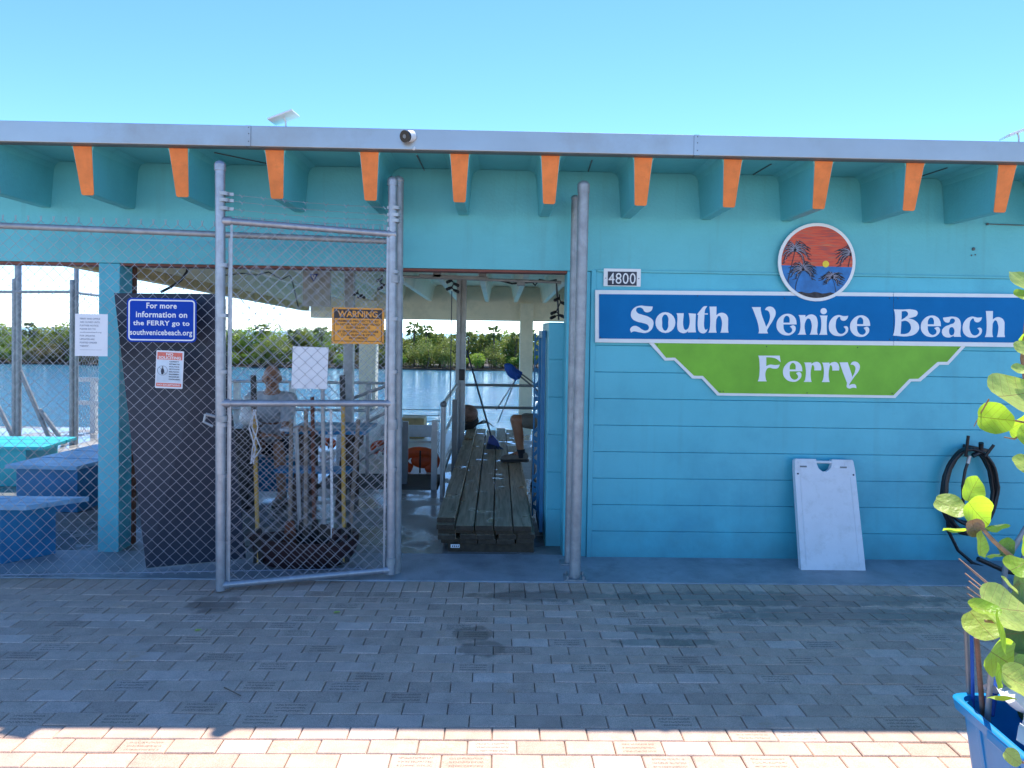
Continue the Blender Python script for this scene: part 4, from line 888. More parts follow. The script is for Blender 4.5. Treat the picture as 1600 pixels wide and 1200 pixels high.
# back fence with diagonal braces
bf = thing('chain_link_fence', (-6.4, 10.4, 0), 'smaller chain link enclosure with diagonal pipe braces at the water side', 'fence')
BY = 10.4; zr = P(60, 456, BY).z
chain_link((P(-40,500,BY).x, BY, 0), (P(116,500,BY).x, BY, 0), .05, zr, bf, M['wire'], p=.05, r=.0028, n=3)
for px, zz, rr_ in ((22, 2.35, .03), (26, 3.0, .045), (112, 2.35, .03), (117, 2.9, .032)):
    x_ = P(px, 600, BY).x; MB().tube([(x_, BY+.03*(rr_ > .031), 0), (x_, BY+.03*(rr_ > .031), zz)], rr_, 10).build('post', M['galv_dull'], bf, smooth=True)
MB().tube([P(-40,456,BY), P(116,456,BY)], .022, 10).build('top_rail', M['galv_dull'], bf, smooth=True)
for a, b_ in (((28,572),(84,700)),((62,640),(106,700)),((-20,600),(24,690))): MB().tube([P(*a, BY+.05), P(*b_, BY+.05)], .032, 10).build('brace', M['galv_dull'], bf, smooth=True)
chain_link((P(116,500,BY).x, BY, 0), (P(116,500,BY).x-.3, BY+1.9, 0), .05, zr, bf, M['wire'], p=.05, r=.0028, n=3)
MB().tube([(P(116,500,BY).x, BY, zr), (P(116,500,BY).x-.3, BY+1.9, zr)], .022, 10).build('side_rail', M['galv_dull'], bf, smooth=True)
# white ladder rail at the left
t = thing('white_railing', P(147, 700, 11.6), 'short white railing by the water just left of the pier', 'railing')
xa = P(147, 600, 11.6).x; za, zb2 = P(140,593,11.6).z, P(140,629,11.6).z
MB().box(xa-.04, xa+.04, 11.56, 11.64, 0, za).build('post', M['white'], t)
for z_ in (za, zb2): MB().box(xa-.30, xa+2.2, 11.54, 11.555, z_-.035, z_+.035).build('rail', M['white'], t)
# dock railing by the water: grey pipe
def railing(x0, x1, y, zs_, posts, mt, label, r=.024):
    t = thing('dock_railing', ((x0+x1)/2, y, 0), label, 'railing')
    for z_ in zs_: MB().tube([(x0, y, z_), (x1, y, z_)], r, 10).build('rail', mt, t, smooth=True)
    for x_ in posts: MB().box(x_-.045, x_+.045, y+.03, y+.12, .003, zs_[0]-.01).build('post', mt, t)
    return t
zt_, zl_ = P(780, 602, 11.8).z, P(780, 637, 11.8).z
railing(P(722,600,11.8).x, P(842,600,11.8).x+.8, 11.8, (zt_, zl_), [P(845,600,11.8).x+.2], M['steel'], 'grey pipe railing behind the lumber stack')
railing(P(360,600,11.9).x, P(618,600,11.9).x, 11.9, (zt_, .38), [P(455,600,11.9).x, P(575,600,11.9).x, P(368,600,11.9).x], M['alu'], 'weathered grey railing with posts behind the seated man')
# sloping handrail beside the ferry gangway
t = thing('gangway_handrail', (P(693,700,7.4).x, 7.4, 0), 'grey pipe handrail with chain running to the steel post', 'handrail')
a = P(693, 632, 7.4); a2 = P(716, 606, 9.6)
MB().tube([(a.x, 7.4, .003), a], .027, 12).build('post', M['alu'], t, smooth=True); q = MB(); q.ball(a, .036, 12, 8); q.build('post_cap', M['steel'], t, smooth=True)
MB().tube([a, Vector((-.57, 10.1, a.z))], .022, 10).build('rail', M['alu'], t, smooth=True)
for z_ in (.62, .32): MB().tube([(a.x, 7.4, z_), (-.57, 10.1, z_)], .018, 10).build('rail', M['alu'], t, smooth=True)
MB().box(a.x+.03, a.x+.09, 8.35, 8.41, .003, a.z-.04).build('post', M['steel'], t)
MB().box(P(674,700,7.75).x, P(683,700,7.75).x, 7.75, 7.81, -.3, P(679,657,7.75).z).build('gate_post', M['alu'], t); 
q = MB(); c0 = P(686, 642, 7.45)
for i in range(14):
    cc = c0+Vector((.003*math.sin(i), 0, -.034*i)); 
    q.tube([cc+Vector((.007*math.cos(k*math.pi/3) if i % 2 else 0, 0 if i % 2 else .007*math.cos(k*math.pi/3), .017*math.sin(k*math.pi/3))) for k in range(7)], .0028, 4, cap=False)
o = q.build('chain', M['steel'], t)
q = MB().box(P(627,700,8.1).x, P(637,700,8.1).x, 8.1, 8.16, -.3, P(632,659,8.1).z); q.build('gate_post', M['steel'], t)
t = thing('gangway_railing', (P(575,700,8.5).x, 8.5, 0), 'sloping silver railing behind the gate near the hinge side', 'railing')
for a_, b__ in (((541,626),(612,600)),((541,676),(612,640)),((541,730),(612,690))): MB().tube([P(*a_, 8.5), P(*b__, 8.5)], .020, 10).build('rail', M['alu'], t, smooth=True)
for px, py in ((575,613),(541,626)): MB().tube([(P(px,py,8.5).x, 8.5, .0), P(px,py,8.5)], .022, 10).build('post', M['alu'], t, smooth=True)
# ferry boat moored at the slip
t = thing('ferry_boat', (-1.1, 10.5, -.4), 'low white ferry moored at the slip behind the doorway', 'boat')
MB().hexa([(-2.0,8.7,-.7),(-.80,8.7,-.7),(-.85,12.9,-.7),(-1.9,12.9,-.7),(-2.05,8.7,-.09),(-.66,8.7,-.09),(-.70,13,-.09),(-2.0,13,-.09)]).build('hull', M['white'], t, bevel=.03)
MB().box(-1.93, -.66, 7.72, 8.69, -.10, -.02).build('boarding_ramp', M['mat_dark'], t, bevel=.01)
MB().box(-1.93, -.66, 7.705, 7.719, -.12, .0).build('ramp_lip', M['alu'], t)
yp = 11.6; a = P(636, 664, yp); b_ = P(677, 683, yp)
MB().box(-1.95, P(677,670,yp).x, yp, yp+.03, b_.z, a.z).build('bow_panel', M['white_plastic'], t, bevel=.01)
for py in (690, 702): z_ = P(650, py, yp).z; MB().box(-1.95, P(677,670,yp).x, yp, yp+.03, z_-.015, z_+.015).build('rail', M['white'], t)
for px in (637, 675): x_ = P(px,700,yp).x; MB().box(x_-.02, x_+.02, yp+.005, yp+.035, -.09, b_.z+.0).build('stanchion', M['white'], t)
for py in (640, 649, 658): z_ = P(650, py, 12.6).z; MB().tube([(-2.0, 12.6, z_), (P(690,640,12.6).x, 12.6, z_)], .007, 6).build('cable_rail', M['steel'], t)
MB().box(-1.95, -1.85, 8.8, 12.8, -.088, .45).build('side_board', M['white'], t, bevel=.01); MB().box(-1.6, -1.2, 12.0, 12.4, -.088, .25).build('seat', M['gold'], t, bevel=.02)
def life_ring(px, py, Y, k, label, horseshoe=True):
    c_ = P(px, py, Y); t = thing('life_float', c_, label, 'life float', 'orange life floats on the ferry')
    q = MB(); pts = [c_+Vector((.17*k*math.cos(a), .02*math.sin(3*a), .10*k*math.sin(a))) for a in [math.radians(-60+i*300/14) for i in range(15)]]
    q.tube(pts, .055*k, 10); q.ball(c_+Vector((.05*k,-.0,0)), (.14*k,.06*k,.08*k), 12, 8); q.build('float', M['orange_plastic'], t, smooth=True)
    q = MB(); q.bar(c_+Vector((.02,-.07*k,-.12*k)), c_+Vector((.02,-.07*k,.12*k)), .02, .006, up=(0,1,0)); q.build('strap', M['black'], t); return t
life_ring(655, 720, 9.2, 1.2, 'large orange red float lying low on the ferry behind the doorway')
life_ring(512, 693, 10.2, .55, 'smaller orange float seen through the gate left'); life_ring(597, 700, 10.2, .75, 'orange float seen through the gate next to the post')
tag(MB().box(-2.9,-2.1,9.6,10.6,-.35,-.12).build('dinghy_seat', M['white']), 'white seat slab of the ferry seen between the tool handles', 'seat') if False else None

# ------------------------------------------------------------------ lumber
lum = thing('lumber_stack', (-.09, 8, 0), 'stack of long weathered deck planks lying in the doorway', 'lumber')
def plank(x0, x1, z0, y0, y1, twist=0):
    q = MB(); q.hexa([(x0,y0,z0),(x1,y0,z0),(x1+twist,y1,z0),(x0+twist,y1,z0),(x0,y0,z0+.038),(x1,y0,z0+.038),(x1+twist,y1,z0+.038),(x0+twist,y1,z0+.038)])
    q.m = [0,0,1,0,1,0]; q.build('plank', [M['lumber'], M['endgrain']], lum, bevel=.004)
rl = random.Random(2)
xs5 = [-.453, -.306, -.158, -.011, .136, .283]
for lay in range(4):
    z0 = .072+lay*.0385
    for i in range(5):
        if lay == 3: ya, sh = 5.47+(.0 if i else .02)+rl.uniform(0,.012), 0
        else: ya, sh = 5.49+rl.uniform(.0,.05), rl.uniform(-.01,.014)
        plank(xs5[i]+.0055+sh+(.02 if lay < 2 else 0), xs5[i+1]-.0055+sh+(.02 if lay < 2 else 0), z0, ya, 11.0+rl.uniform(-.25,.1), rl.uniform(-.004,.004))
plank(-.450, -.312, .2265, 5.56, 10.9, .01)
for y_ in (5.55, 7.6, 9.5, 10.8): MB().box(-.36, .30, y_, y_+.09, .003, .071).build('bearer', M['endgrain'], lum)
o = MB().box(P(704,866,5.46).x, P(718,866,5.46).x, 5.462, 5.4685, .06, .085).build('lumber_tag', M['paper'], lum)
q = MB()
for k in range(4): q.box(P(706+k*3,866,5.46).x, P(707.6+k*3,866,5.46).x, 5.4605, 5.4615, .066, .078)
o2 = q.build('tag_print', M['ink'], o); o2['kind'] = 'stuff'
# broom leaning on the post
t = thing('broom', (-.02, 9.0, .264), 'blue angled broom with dark handle leaning against the steel post', 'broom')
hb = P(768, 684, 9.05); ht = P(729.5, 548, 9.9)
MB().tube([hb, ht], .0125, 8).build('handle', M['ink'], t, smooth=True)
a = [P(764,682,9.05), P(770,680,9.05), P(778,689,9.05), P(782,699,9.05), P(762,693,9.05)]
MB().prism(a, (0,.045,0)).build('broom_head', M['broom_blue'], t, bevel=.006)
q = MB(); b0 = [P(762,691,9.07), P(781,697,9.07)]; b1 = [P(759,704,9.07), P(786,706,9.07)]
for i in range(46):
    s_ = i/45; a = b0[0].lerp(b0[1], s_)+Vector((0, rl.uniform(-.02,.02), 0)); b_ = b1[0].lerp(b1[1], s_)+Vector((rl.uniform(-.01,.01), rl.uniform(-.03,.03), 0)); b_.z = max(b_.z, .23)
    q.tube([a, b_], .004, 4)
o = q.build('bristles', M['bristle'], t); o['kind'] = 'stuff'
# tan topped black bag beside the post
bc = P(733, 664, 10.6); t = thing('duffel_bag', (bc.x, 10.6, .26), 'black bag with rounded tan top and loose straps beside the post', 'bag')
q = MB(); q.ball((bc.x-.06, 10.75, .38), (.20,.16,.15), 16, 10); q.build('body', M['black_cloth'], t, smooth=True)
q = MB(); q.ball((bc.x-.02, 10.62, .50), (.15,.14,.13), 16, 10); q.build('tan_top', M['rod_brown'], t, smooth=True)
for k in range(4): MB().tube([Vector((bc.x+.10, 10.4, .36)), Vector((bc.x+.22, 10.3, .40+.015*k)), Vector((bc.x+.30+.02*k, 10.25, .42-.02*k))], .006, 5).build('strap', M['black_cloth'], t)

# ------------------------------------------------------------------ people: one remeshed skin from tapered limbs
def caps(mb, a, b_, r0, r1, n=14, sq=1.0, sqdir=None):
    a = V3(a); b_ = V3(b_); k = 5; pts = [a.lerp(b_, i/k) for i in range(k+1)]
    mb.tube(pts, [r0+(r1-r0)*i/k for i in range(k+1)], n); mb.ball(a, r0, n, 8); mb.ball(b_, r1, n, 8)
def skin_mesh(mb, nm, mt, parent, vox=.012, sm=6, keep=True):
    o = mb.build(nm, mt, parent)
    rm = o.modifiers.new('r', 'REMESH'); rm.mode = 'VOXEL'; rm.voxel_size = vox; rm.use_smooth_shade = True
    s = o.modifiers.new('s', 'SMOOTH'); s.iterations = sm; s.factor = .5
    dg = bpy.context.evaluated_depsgraph_get(); me = bpy.data.meshes.new_from_object(o.evaluated_get(dg)); old = o.data; o.modifiers.clear(); o.data = me; bpy.data.meshes.remove(old)
    me.polygons.foreach_set('use_smooth', [True]*len(me.polygons)); return o
def head(mb, c, yaw, pitch=0, k=1.0):
    rot = (Matrix.Rotation(yaw, 3, 'Z') @ Matrix.Rotation(pitch, 3, 'X'))
    T = lambda x, y, z: V3(c)+rot @ (Vector((x, y, z))*k)          # face looks to -y
    mb.ball(T(0,.012,.02), (.076*k,.096*k,.105*k), 18, 14, rot); mb.ball(T(0,-.02,-.055), (.056*k,.066*k,.065*k), 14, 10, rot)
    mb.ball(T(0,-.058,-.098), (.028*k,.022*k,.022*k), 10, 8, rot)
    mb.ball(T(0,-.096,-.012), (.014*k,.022*k,.024*k), 10, 8, rot); mb.tube([T(0,-.082,.03), T(0,-.104,-.012)], .011*k, 8)
    mb.ball(T(0,-.082,.040), (.052*k,.016*k,.010*k), 12, 6, rot); mb.ball(T(0,-.082,-.052), (.026*k,.014*k,.010*k), 10, 6, rot)
    for s_ in (-1, 1):
        mb.ball(T(s_*.078,.012,-.005), (.012*k,.022*k,.034*k), 8, 8, rot); mb.ball(T(s_*.040,-.066,-.022), (.022*k,.018*k,.02*k), 8, 6, rot)
    return T, rot
def hand(mb, wr, dr_, up_, k=1.0, thumb=1, curl=.5):
    d = V3(dr_).normalized(); u = V3(up_); u = (u-d*u.dot(d)).normalized(); s_ = d.cross(u)
    wr = V3(wr); pm = wr+d*.085*k
    for i in range(4):
        off = s_*(-.030+.020*i)*k
        caps(mb, wr+off*.6, pm+off, .016*k, .013*k, 8)
        Lf = (.038,.044,.041,.032)[i]*k; a = pm+off; q = d
        for j in range(3):
            q = (q-u*curl*.8).normalized(); b_ = a+q*Lf*(1,.72,.55)[j]; caps(mb, a, b_, (.0105-.001*j)*k, (.0095-.001*j)*k, 8); a = b_
    a = wr+d*.03*k-s_*.03*thumb*k; b_ = a+(d*.5-s_*thumb*.8-u*.3).normalized()*.045*k; caps(mb, a, b_, .013*k, .011*k, 8); caps(mb, b_, b_+(d*.8-s_*thumb*.2-u*.3).normalized()*.035*k, .011*k, .009*k, 8)
def shoe(c, yaw, nm, parent, L=.29):
    rot = Matrix.Rotation(yaw, 3, 'Z'); T = lambda x, y, z: V3(c)+rot @ Vector((x, y, z))      # toe towards -x
    q = MB(); q.ball(T(-.15,0,.045), (.075,.048,.038), 14, 8, rot); q.ball(T(-.06,0,.055), (.09,.045,.045), 14, 8, rot); q.ball(T(.04,0,.06), (.06,.042,.055), 14, 8, rot); q.tube([T(.03,0,.04), T(.03,0,.105)], .042, 12)
    o = skin_mesh(q, 'shoe', M['shoe'], parent, .008, 3)
    pr = [T(-.225,0,.003), T(-.20,-.04,.003), T(-.12,-.052,.003), T(0,-.04,.003), T(.08,-.042,.003), T(.105,0,.003), T(.08,.042,.003), T(0,.04,.003), T(-.12,.052,.003), T(-.20,.04,.003)]
    MB().prism(pr, (0,0,.03)).build('sole', M['sole'], o, bevel=.006)
    for k in range(4): MB().tube([T(-.085+.028*k,-.033,.082+.006*k), T(-.075+.028*k,0,.103+.006*k), T(-.085+.028*k,.033,.082+.006*k)], .0035, 5).build('lace', M['sock'], o)
# man sitting behind the gate
mx_, my_ = P(425, 600, 7.2).x, 7.2
pn = thing('person', (mx_, my_, 0), 'man in grey T-shirt sitting behind the gate leaning on a table', 'person')
hc_ = P(425, 592, 7.12); hipz = .52
body = MB(); T_, rot_ = head(body, hc_, .25, .12, 1.08)
nb = Vector((hc_.x-.02, 7.20, 1.06)); ch = Vector((mx_-.03, 7.29, .88)); hip = Vector((mx_-.06, 7.42, hipz))
caps(body, hc_+Vector((0,.03,-.06)), nb, .058, .062); caps(body, nb, ch, .08, .13)
body.ball(ch, (.175,.125,.16), 16, 12); body.ball(ch.lerp(hip,.55), (.15,.12,.16), 16, 12); body.ball(hip, (.17,.14,.12), 16, 12)
shl, shr = Vector((mx_-.20, 7.24, 1.0)), Vector((mx_+.17, 7.24, 1.0)); ell_, elr = Vector((mx_-.20, 7.10, .68)), Vector((mx_+.19, 7.0, .70)); wl, wr_ = Vector((mx_+.03, 6.86, .69)), Vector((mx_+.38, 6.86, .765))
for s_, e_, w_, th_ in ((shl, ell_, wl, 1), (shr, elr, wr_, -1)):
    caps(body, nb.lerp(ch,.2), s_, .07, .062); caps(body, s_, e_, .055, .042); caps(body, e_, w_, .041, .028)
hand(body, wl, (.9,-.1,.05), (0,0,1), 1, 1, .35); hand(body, wr_, (.9,-.2,-.05), (0,0,1), 1, -1, .3)
kn = [Vector((mx_-.14, 7.0, .56)), Vector((mx_+.14, 6.98, .56))]; an = [Vector((mx_-.16, 7.0, .11)), Vector((mx_+.16, 7.02, .11))]
for s_, k_, a_2 in ((-1, kn[0], an[0]), (1, kn[1], an[1])):
    caps(body, hip+Vector((.09*s_,0,-.01)), k_, .085, .06); caps(body, k_, k_.lerp(a_2,.35), .058, .056); caps(body, k_.lerp(a_2,.35), a_2, .056, .038); caps(body, a_2, a_2+Vector((0,-.12,-.05)), .038, .035)
bo = skin_mesh(body, 'body', M['skin'], pn, .008, 4)
q = MB(); q.ball(ch+Vector((0,0,.02)), (.195,.145,.17), 16, 12); q.ball(ch.lerp(hip,.55), (.172,.142,.18), 16, 12); q.ball(hip+Vector((0,0,.06)), (.178,.15,.10), 16, 12); caps(q, nb+Vector((0,.01,-.045)), ch, .095, .14)
for s_, e_ in ((shl, ell_), (shr, elr)): caps(q, nb.lerp(ch,.3), s_, .085, .074); caps(q, s_, s_.lerp(e_,.62), .072, .066)
skin_mesh(q, 'shirt', M['shirt'], bo, .012, 4)
q = MB(); q.ball(hip, (.185,.155,.12), 16, 12)
for s_, k_ in ((-1, kn[0]), (1, kn[1])): caps(q, hip+Vector((.09*s_,0,-.01)), hip.lerp(k_,.85)+Vector((.07*s_,0,0)), .102, .085)
skin_mesh(q, 'shorts', M['sock'], bo, .012, 4)
q = MB(); q.ball(T_(0,.022,.035), (.079,.099,.098), 18, 12, rot_); hm = q.build('hair', M['hair'], bo, smooth=True)
hd = hm.data; bmh = bmesh.new(); bmh.from_mesh(hd); inv = rot_.inverted(); rl_ = root_loc(bo)
bmesh.ops.delete(bmh, geom=[v for v in bmh.verts if (inv @ (v.co+rl_-hc_)).z < (.055 if (inv @ (v.co+rl_-hc_)).y < -.02 else -.02)], context='VERTS'); bmh.to_mesh(hd); bmh.free()
for s_ in (-1, 1): MB().ball(T_(s_*.032,-.078,.014), (.014,.008,.007), 10, 6, rot_).build('eye', M['ink'], bo)
MB().bar(T_(-.024,-.097,-.052), T_(.024,-.097,-.052), .004, .004).build('mouth', M['barrier'], bo)
for i in (0, 1): shoe((an[i].x, an[i].y, .003), math.pi/2, 'shoe', bo)
# blue plastic bench he sits on + table + crate
t = thing('bench', (mx_, 7.5, 0), 'blue bench under the man sitting behind the gate', 'bench', 'painted benches on the dock')
MB().box(mx_-.42, mx_+.30, 7.26, 7.62, .37, .405).build('seat', M['bench_blue'], t, bevel=.01); MB().box(mx_-.40, mx_-.36, 7.28, 7.6, .003, .369).build('side_panel', M['bench_blue'], t); MB().box(mx_+.24, mx_+.28, 7.28, 7.6, .003, .369).build('side_panel', M['bench_blue'], t)
MB().box(mx_-.36, mx_+.24, 7.30, 7.33, .06, .369).build('front_panel', M['bench_blue'], t)
xa, xb = P(455,660,7.3).x, P(606,660,7.3).x
t = thing('picnic_table', ((xa+xb)/2, 7.0, 0), 'blue edged wooden table beside the seated man behind the gate', 'table')
for i in range(4): MB().box(xa+.05, xb-.15, 6.90+.17*i, 7.06+.17*i, .70, .735).build('plank', M['bench_blue'] if i != 1 else M['bench_top'], t, bevel=.004)
for x_ in (xa+.2, xb-.35):
    for y0, y1 in ((6.88, 7.05), (7.55, 7.40)): MB().bar((x_, y0-.15, .005), (x_, y1, .699), .04, .09, up=(1,0,0)).build('leg', M['barrier'], t)
    MB().bar((x_+.035, 6.80, .55), (x_+.035, 7.62, .55), .03, .09).build('cross_brace', M['barrier'], t)
MB().box(xa+.1, xb-.2, 6.42, 6.62, .42, .455).build('bench_plank', M['bench_blue'], t, bevel=.004)
tag(MB().box(P(436,684,6.8).x, P(463,684,6.8).x, 6.80, 6.95, .737, .765).build('white_tray', M['white_plastic'], None, bevel=.01), 'small white tray on the table beside the man', 'tray')
# black crate with white bag on it
cx_ = P(378, 690, 6.9).x; t = thing('black_crate', (cx_, 6.9, 0), 'tall black plastic bin left of the seated man', 'bin')
MB().hexa([(cx_-.13,6.78,.004),(cx_+.10,6.78,.004),(cx_+.10,7.05,.004),(cx_-.13,7.05,.004),(cx_-.17,6.74,.74),(cx_+.12,6.74,.74),(cx_+.12,7.09,.74),(cx_-.17,7.09,.74)]).build('body', M['black'], t, bevel=.015); MB().box(cx_-.185, cx_+.135, 6.72, 7.11, .741, .77).build('rim', M['black'], t, bevel=.008)
q = MB(); q.ball((cx_+.05,6.92,.85), (.085,.08,.085), 12, 8); q.ball((cx_+.03,6.9,.93), (.045,.05,.09), 10, 8); q.tube([(cx_+.03,6.9,.97),(cx_+.05,6.88,1.05)], [.02,.035], 8); tag(skin_mesh(q, 'plastic_bag', M['white'], None, .01, 3), 'crumpled white plastic bag on top of the black bin', 'bag')
# seated person at the right whose leg shows
px_ = .66
pn = thing('person', (px_, 8.3, 0), 'seated person in olive shorts with one foot on the lumber stack', 'person')
knee = P(805, 656, 8.2); ank = P(814, 708, 8.2); hip = Vector((px_, 8.35, .66)); ch = Vector((px_+.05, 8.35, 1.06))
body = MB(); caps(body, hip+Vector((0,-.09,0)), knee, .090, .062); caps(body, knee, knee.lerp(ank,.35)+Vector((.012,0,0)), .058, .060); caps(body, knee.lerp(ank,.35)+Vector((.012,0,0)), ank, .060, .038); caps(body, ank, ank+Vector((-.12,0,-.04)), .038, .03)
k2 = Vector((.62, 7.92, .52)); a2_ = Vector((.60, 7.9, .10)); caps(body, hip+Vector((0,.0,-.03)), k2, .09, .062); caps(body, k2, a2_, .058, .038); caps(body, a2_, a2_+Vector((-.12,0,-.05)), .038, .03)
body.ball(ch, (.15,.18,.18), 16, 12); body.ball(ch.lerp(hip,.5), (.13,.16,.2), 16, 12); body.ball(hip, (.14,.17,.13), 16, 12)
hc2 = Vector((px_+.02, 8.33, 1.42)); T2, rot2 = head(body, hc2, -math.pi/2, 0, 1.0); caps(body, ch+Vector((0,0,.1)), hc2+Vector((0,0,-.08)), .07, .055)
w2_ = Vector((.62, 8.00, .74)); w3_ = Vector((.64, 8.60, .76))
for sy, e_, w_, th_ in ((8.15, Vector((.60,8.08,.86)), w2_, 1), (8.55, Vector((.64,8.62,.86)), w3_, -1)): caps(body, ch+Vector((0,0,.12)), Vector((px_,sy,1.22)), .07, .06); caps(body, (px_,sy,1.22), e_, .054, .042); caps(body, e_, w_, .041, .028); hand(body, w_, (-.5,-.3,-.3), (0,0,1), .9, th_, .6)
bo = skin_mesh(body, 'body', M['skin'], pn, .009, 4)
q = MB(); q.ball(hip, (.16,.19,.14), 16, 12); caps(q, hip+Vector((0,-.09,0)), hip.lerp(knee,.72)+Vector((0,-.03,.005)), .108, .088); caps(q, hip, hip.lerp(k2,.75), .105, .088); skin_mesh(q, 'shorts', M['shorts'], bo, .012, 4)
q = MB(); q.ball(ch, (.17,.205,.20), 16, 12); q.ball(ch.lerp(hip,.5), (.155,.19,.22), 16, 12)
for sy, e_ in ((8.15, Vector((.60,8.08,.86))), (8.55, Vector((.64,8.62,.86)))): caps(q, ch+Vector((0,0,.10)), Vector((px_,sy,1.22)), .085, .074); caps(q, (px_,sy,1.22), Vector((px_,sy,1.22)).lerp(e_,.55), .07, .066)
skin_mesh(q, 'shirt', M['sock'], bo, .012, 4)
q = MB(); q.ball(T2(0,.025,.045), (.079,.097,.09), 16, 10, rot2); q.build('hair', M['hair'], bo, smooth=True)
for s_ in (-1, 1): MB().ball(T2(s_*.032,-.088,.014), (.014,.008,.007), 8, 6, rot2).build('eye', M['ink'], bo)
MB().tube([ank+Vector((0,0,-.05)), ank+Vector((-.002,0,.045))], .047, 14).build('sock', M['sock'], bo, smooth=True); MB().tube([a2_+Vector((0,0,-.05)), a2_+Vector((0,0,.06))], .047, 14).build('sock', M['sock'], bo, smooth=True)
shoe((ank.x-.01, ank.y, .2275), .05, 'shoe', bo); shoe((a2_.x, a2_.y, .003), 0, 'shoe', bo)
t = thing('folding_seat', (px_+.05, 8.35, 0), 'low metal framed seat under the person behind the blue screen', 'seat')
MB().box(px_-.24, px_+.26, 8.08, 8.62, .50, .535).build('seat', M['alu'], t, bevel=.01)
for x_ in (px_-.22, px_+.24):
    for y_ in (8.1, 8.6): MB().tube([(x_, y_, .005), (x_, y_, .50)], .016, 8).build('leg', M['alu'], t, smooth=True)
for z_ in (.2, .36): MB().tube([(px_-.22, 8.09, z_), (px_+.24, 8.09, z_)], .014, 8).build('stretcher', M['white'], t, smooth=True)
# blue umbrella bundle held out over the rail
t = thing('folded_umbrella', P(800,580,8.3), 'blue folded umbrella poking up above the railing beside the post', 'umbrella')
a, b_ = P(788, 570, 8.3), P(822, 598, 8.3); d_ = (b_-a).normalized(); nrm = Vector((-d_.z, 0, d_.x)); k = 9; q = MB()
rr = [.012,.038,.052,.060,.062,.060,.052,.046,.030]; q.tube([a+d_*(.235*i/8)+nrm*(.012*math.sin(i)) for i in range(9)], rr, 12)
for i in range(7): aa = i*.9; q.tube([a+d_*.03+Vector((0,math.cos(aa)*.03,0))+nrm*math.sin(aa)*.03, a+d_*.22+Vector((0,math.cos(aa)*.05,0))+nrm*math.sin(aa)*.055], [.012,.016], 6)
skin_mesh(q, 'canopy', M['umb_blue'], t, .007, 2)
MB().tube([P(808,584,8.3), P(835,606,8.3), P(846,616,8.3)], .010, 8).build('shaft', M['steel'], t, smooth=True); MB().tube([P(812,582,8.35), P(840,603,8.35)], .009, 8).build('shaft', M['steel'], t, smooth=True)
for e_ in ((775,641),(778,660)): MB().tube([P(805,594,8.3), P(e_[0],e_[1],8.25)], .006, 6).build('rib', M['steel'], t)

# ------------------------------------------------------------------ tub of tools behind the gate
TY = 5.20; tc_ = P(476, 850, TY); t = thing('tool_tub', (tc_.x, TY, 0), 'dark maroon flexible tub full of long handled tools behind the gate', 'tub')
q = MB(); prof = [(.24,.006),(.31,.03),(.355,.09),(.385,.17),(.39,.215),(.375,.215),(.368,.17),(.34,.10),(.29,.045),(.05,.035)]; n_ = 28
for r_, z_ in prof: q.v += [(tc_.x+r_*math.cos(2*math.pi*j/n_), TY+r_*.5*math.sin(2*math.pi*j/n_), z_+.012*math.sin(4*math.pi*j/n_)*(z_ > .15)) for j in range(n_)]
for i in range(len(prof)-1):
    for j in range(n_): q.f.append((i*n_+j, i*n_+(j+1) % n_, (i+1)*n_+(j+1) % n_, (i+1)*n_+j))
q.f.append(tuple(range(n_))[::-1]); q.f.append(tuple((len(prof)-1)*n_+j for j in range(n_))); q.m = [0]*len(q.f); q.build('body', M['maroon'], t, smooth=True)
for s_ in (-1, 1): MB().tube([(tc_.x+s_*.30,TY-.18,.215),(tc_.x+s_*.34,TY-.20,.27),(tc_.x+s_*.26,TY-.21,.28),(tc_.x+s_*.22,TY-.20,.21)], .012, 8).build('handle', M['maroon'], t, smooth=True)
tools = [((404,846),(397,640),'yellow_wood','black',586,'shovel'), ((453,830),(455,655),'ash','alu',0,'rake'), ((478,828),(478,640),'ash','ash',0,'hoe'), ((492,830),(488,620),'rust_wood','ash',0,'spade'),
         ((508,828),(504,606),'alu','black',592,'broom'), ((520,830),(517,640),'white','alu',0,'pole'), ((538,838),(536,632),'yellow_wood','black',586,'shovel'), ((470,832),(463,668),'alu','ash',0,'net'), ((545,834),(560,655),'ash','ash',0,'mop')]
labs = ['shovel with a pale yellow handle and black grip at the left side of the tub', 'tool with a grey wooden handle nearest left of the tub centre', 'hoe with grey brown handle in the middle of the tub', 'spade with a reddish brown shaft in the middle of the tub', 'push broom with grey metal pole and black grip in the tub', 'slim white pole in the tub right of centre', 'shovel with yellowish handle and black grip at the right side of the tub', 'dull metal pole standing low in the tub', 'mop with grey handle leaning to the right out of the tub']
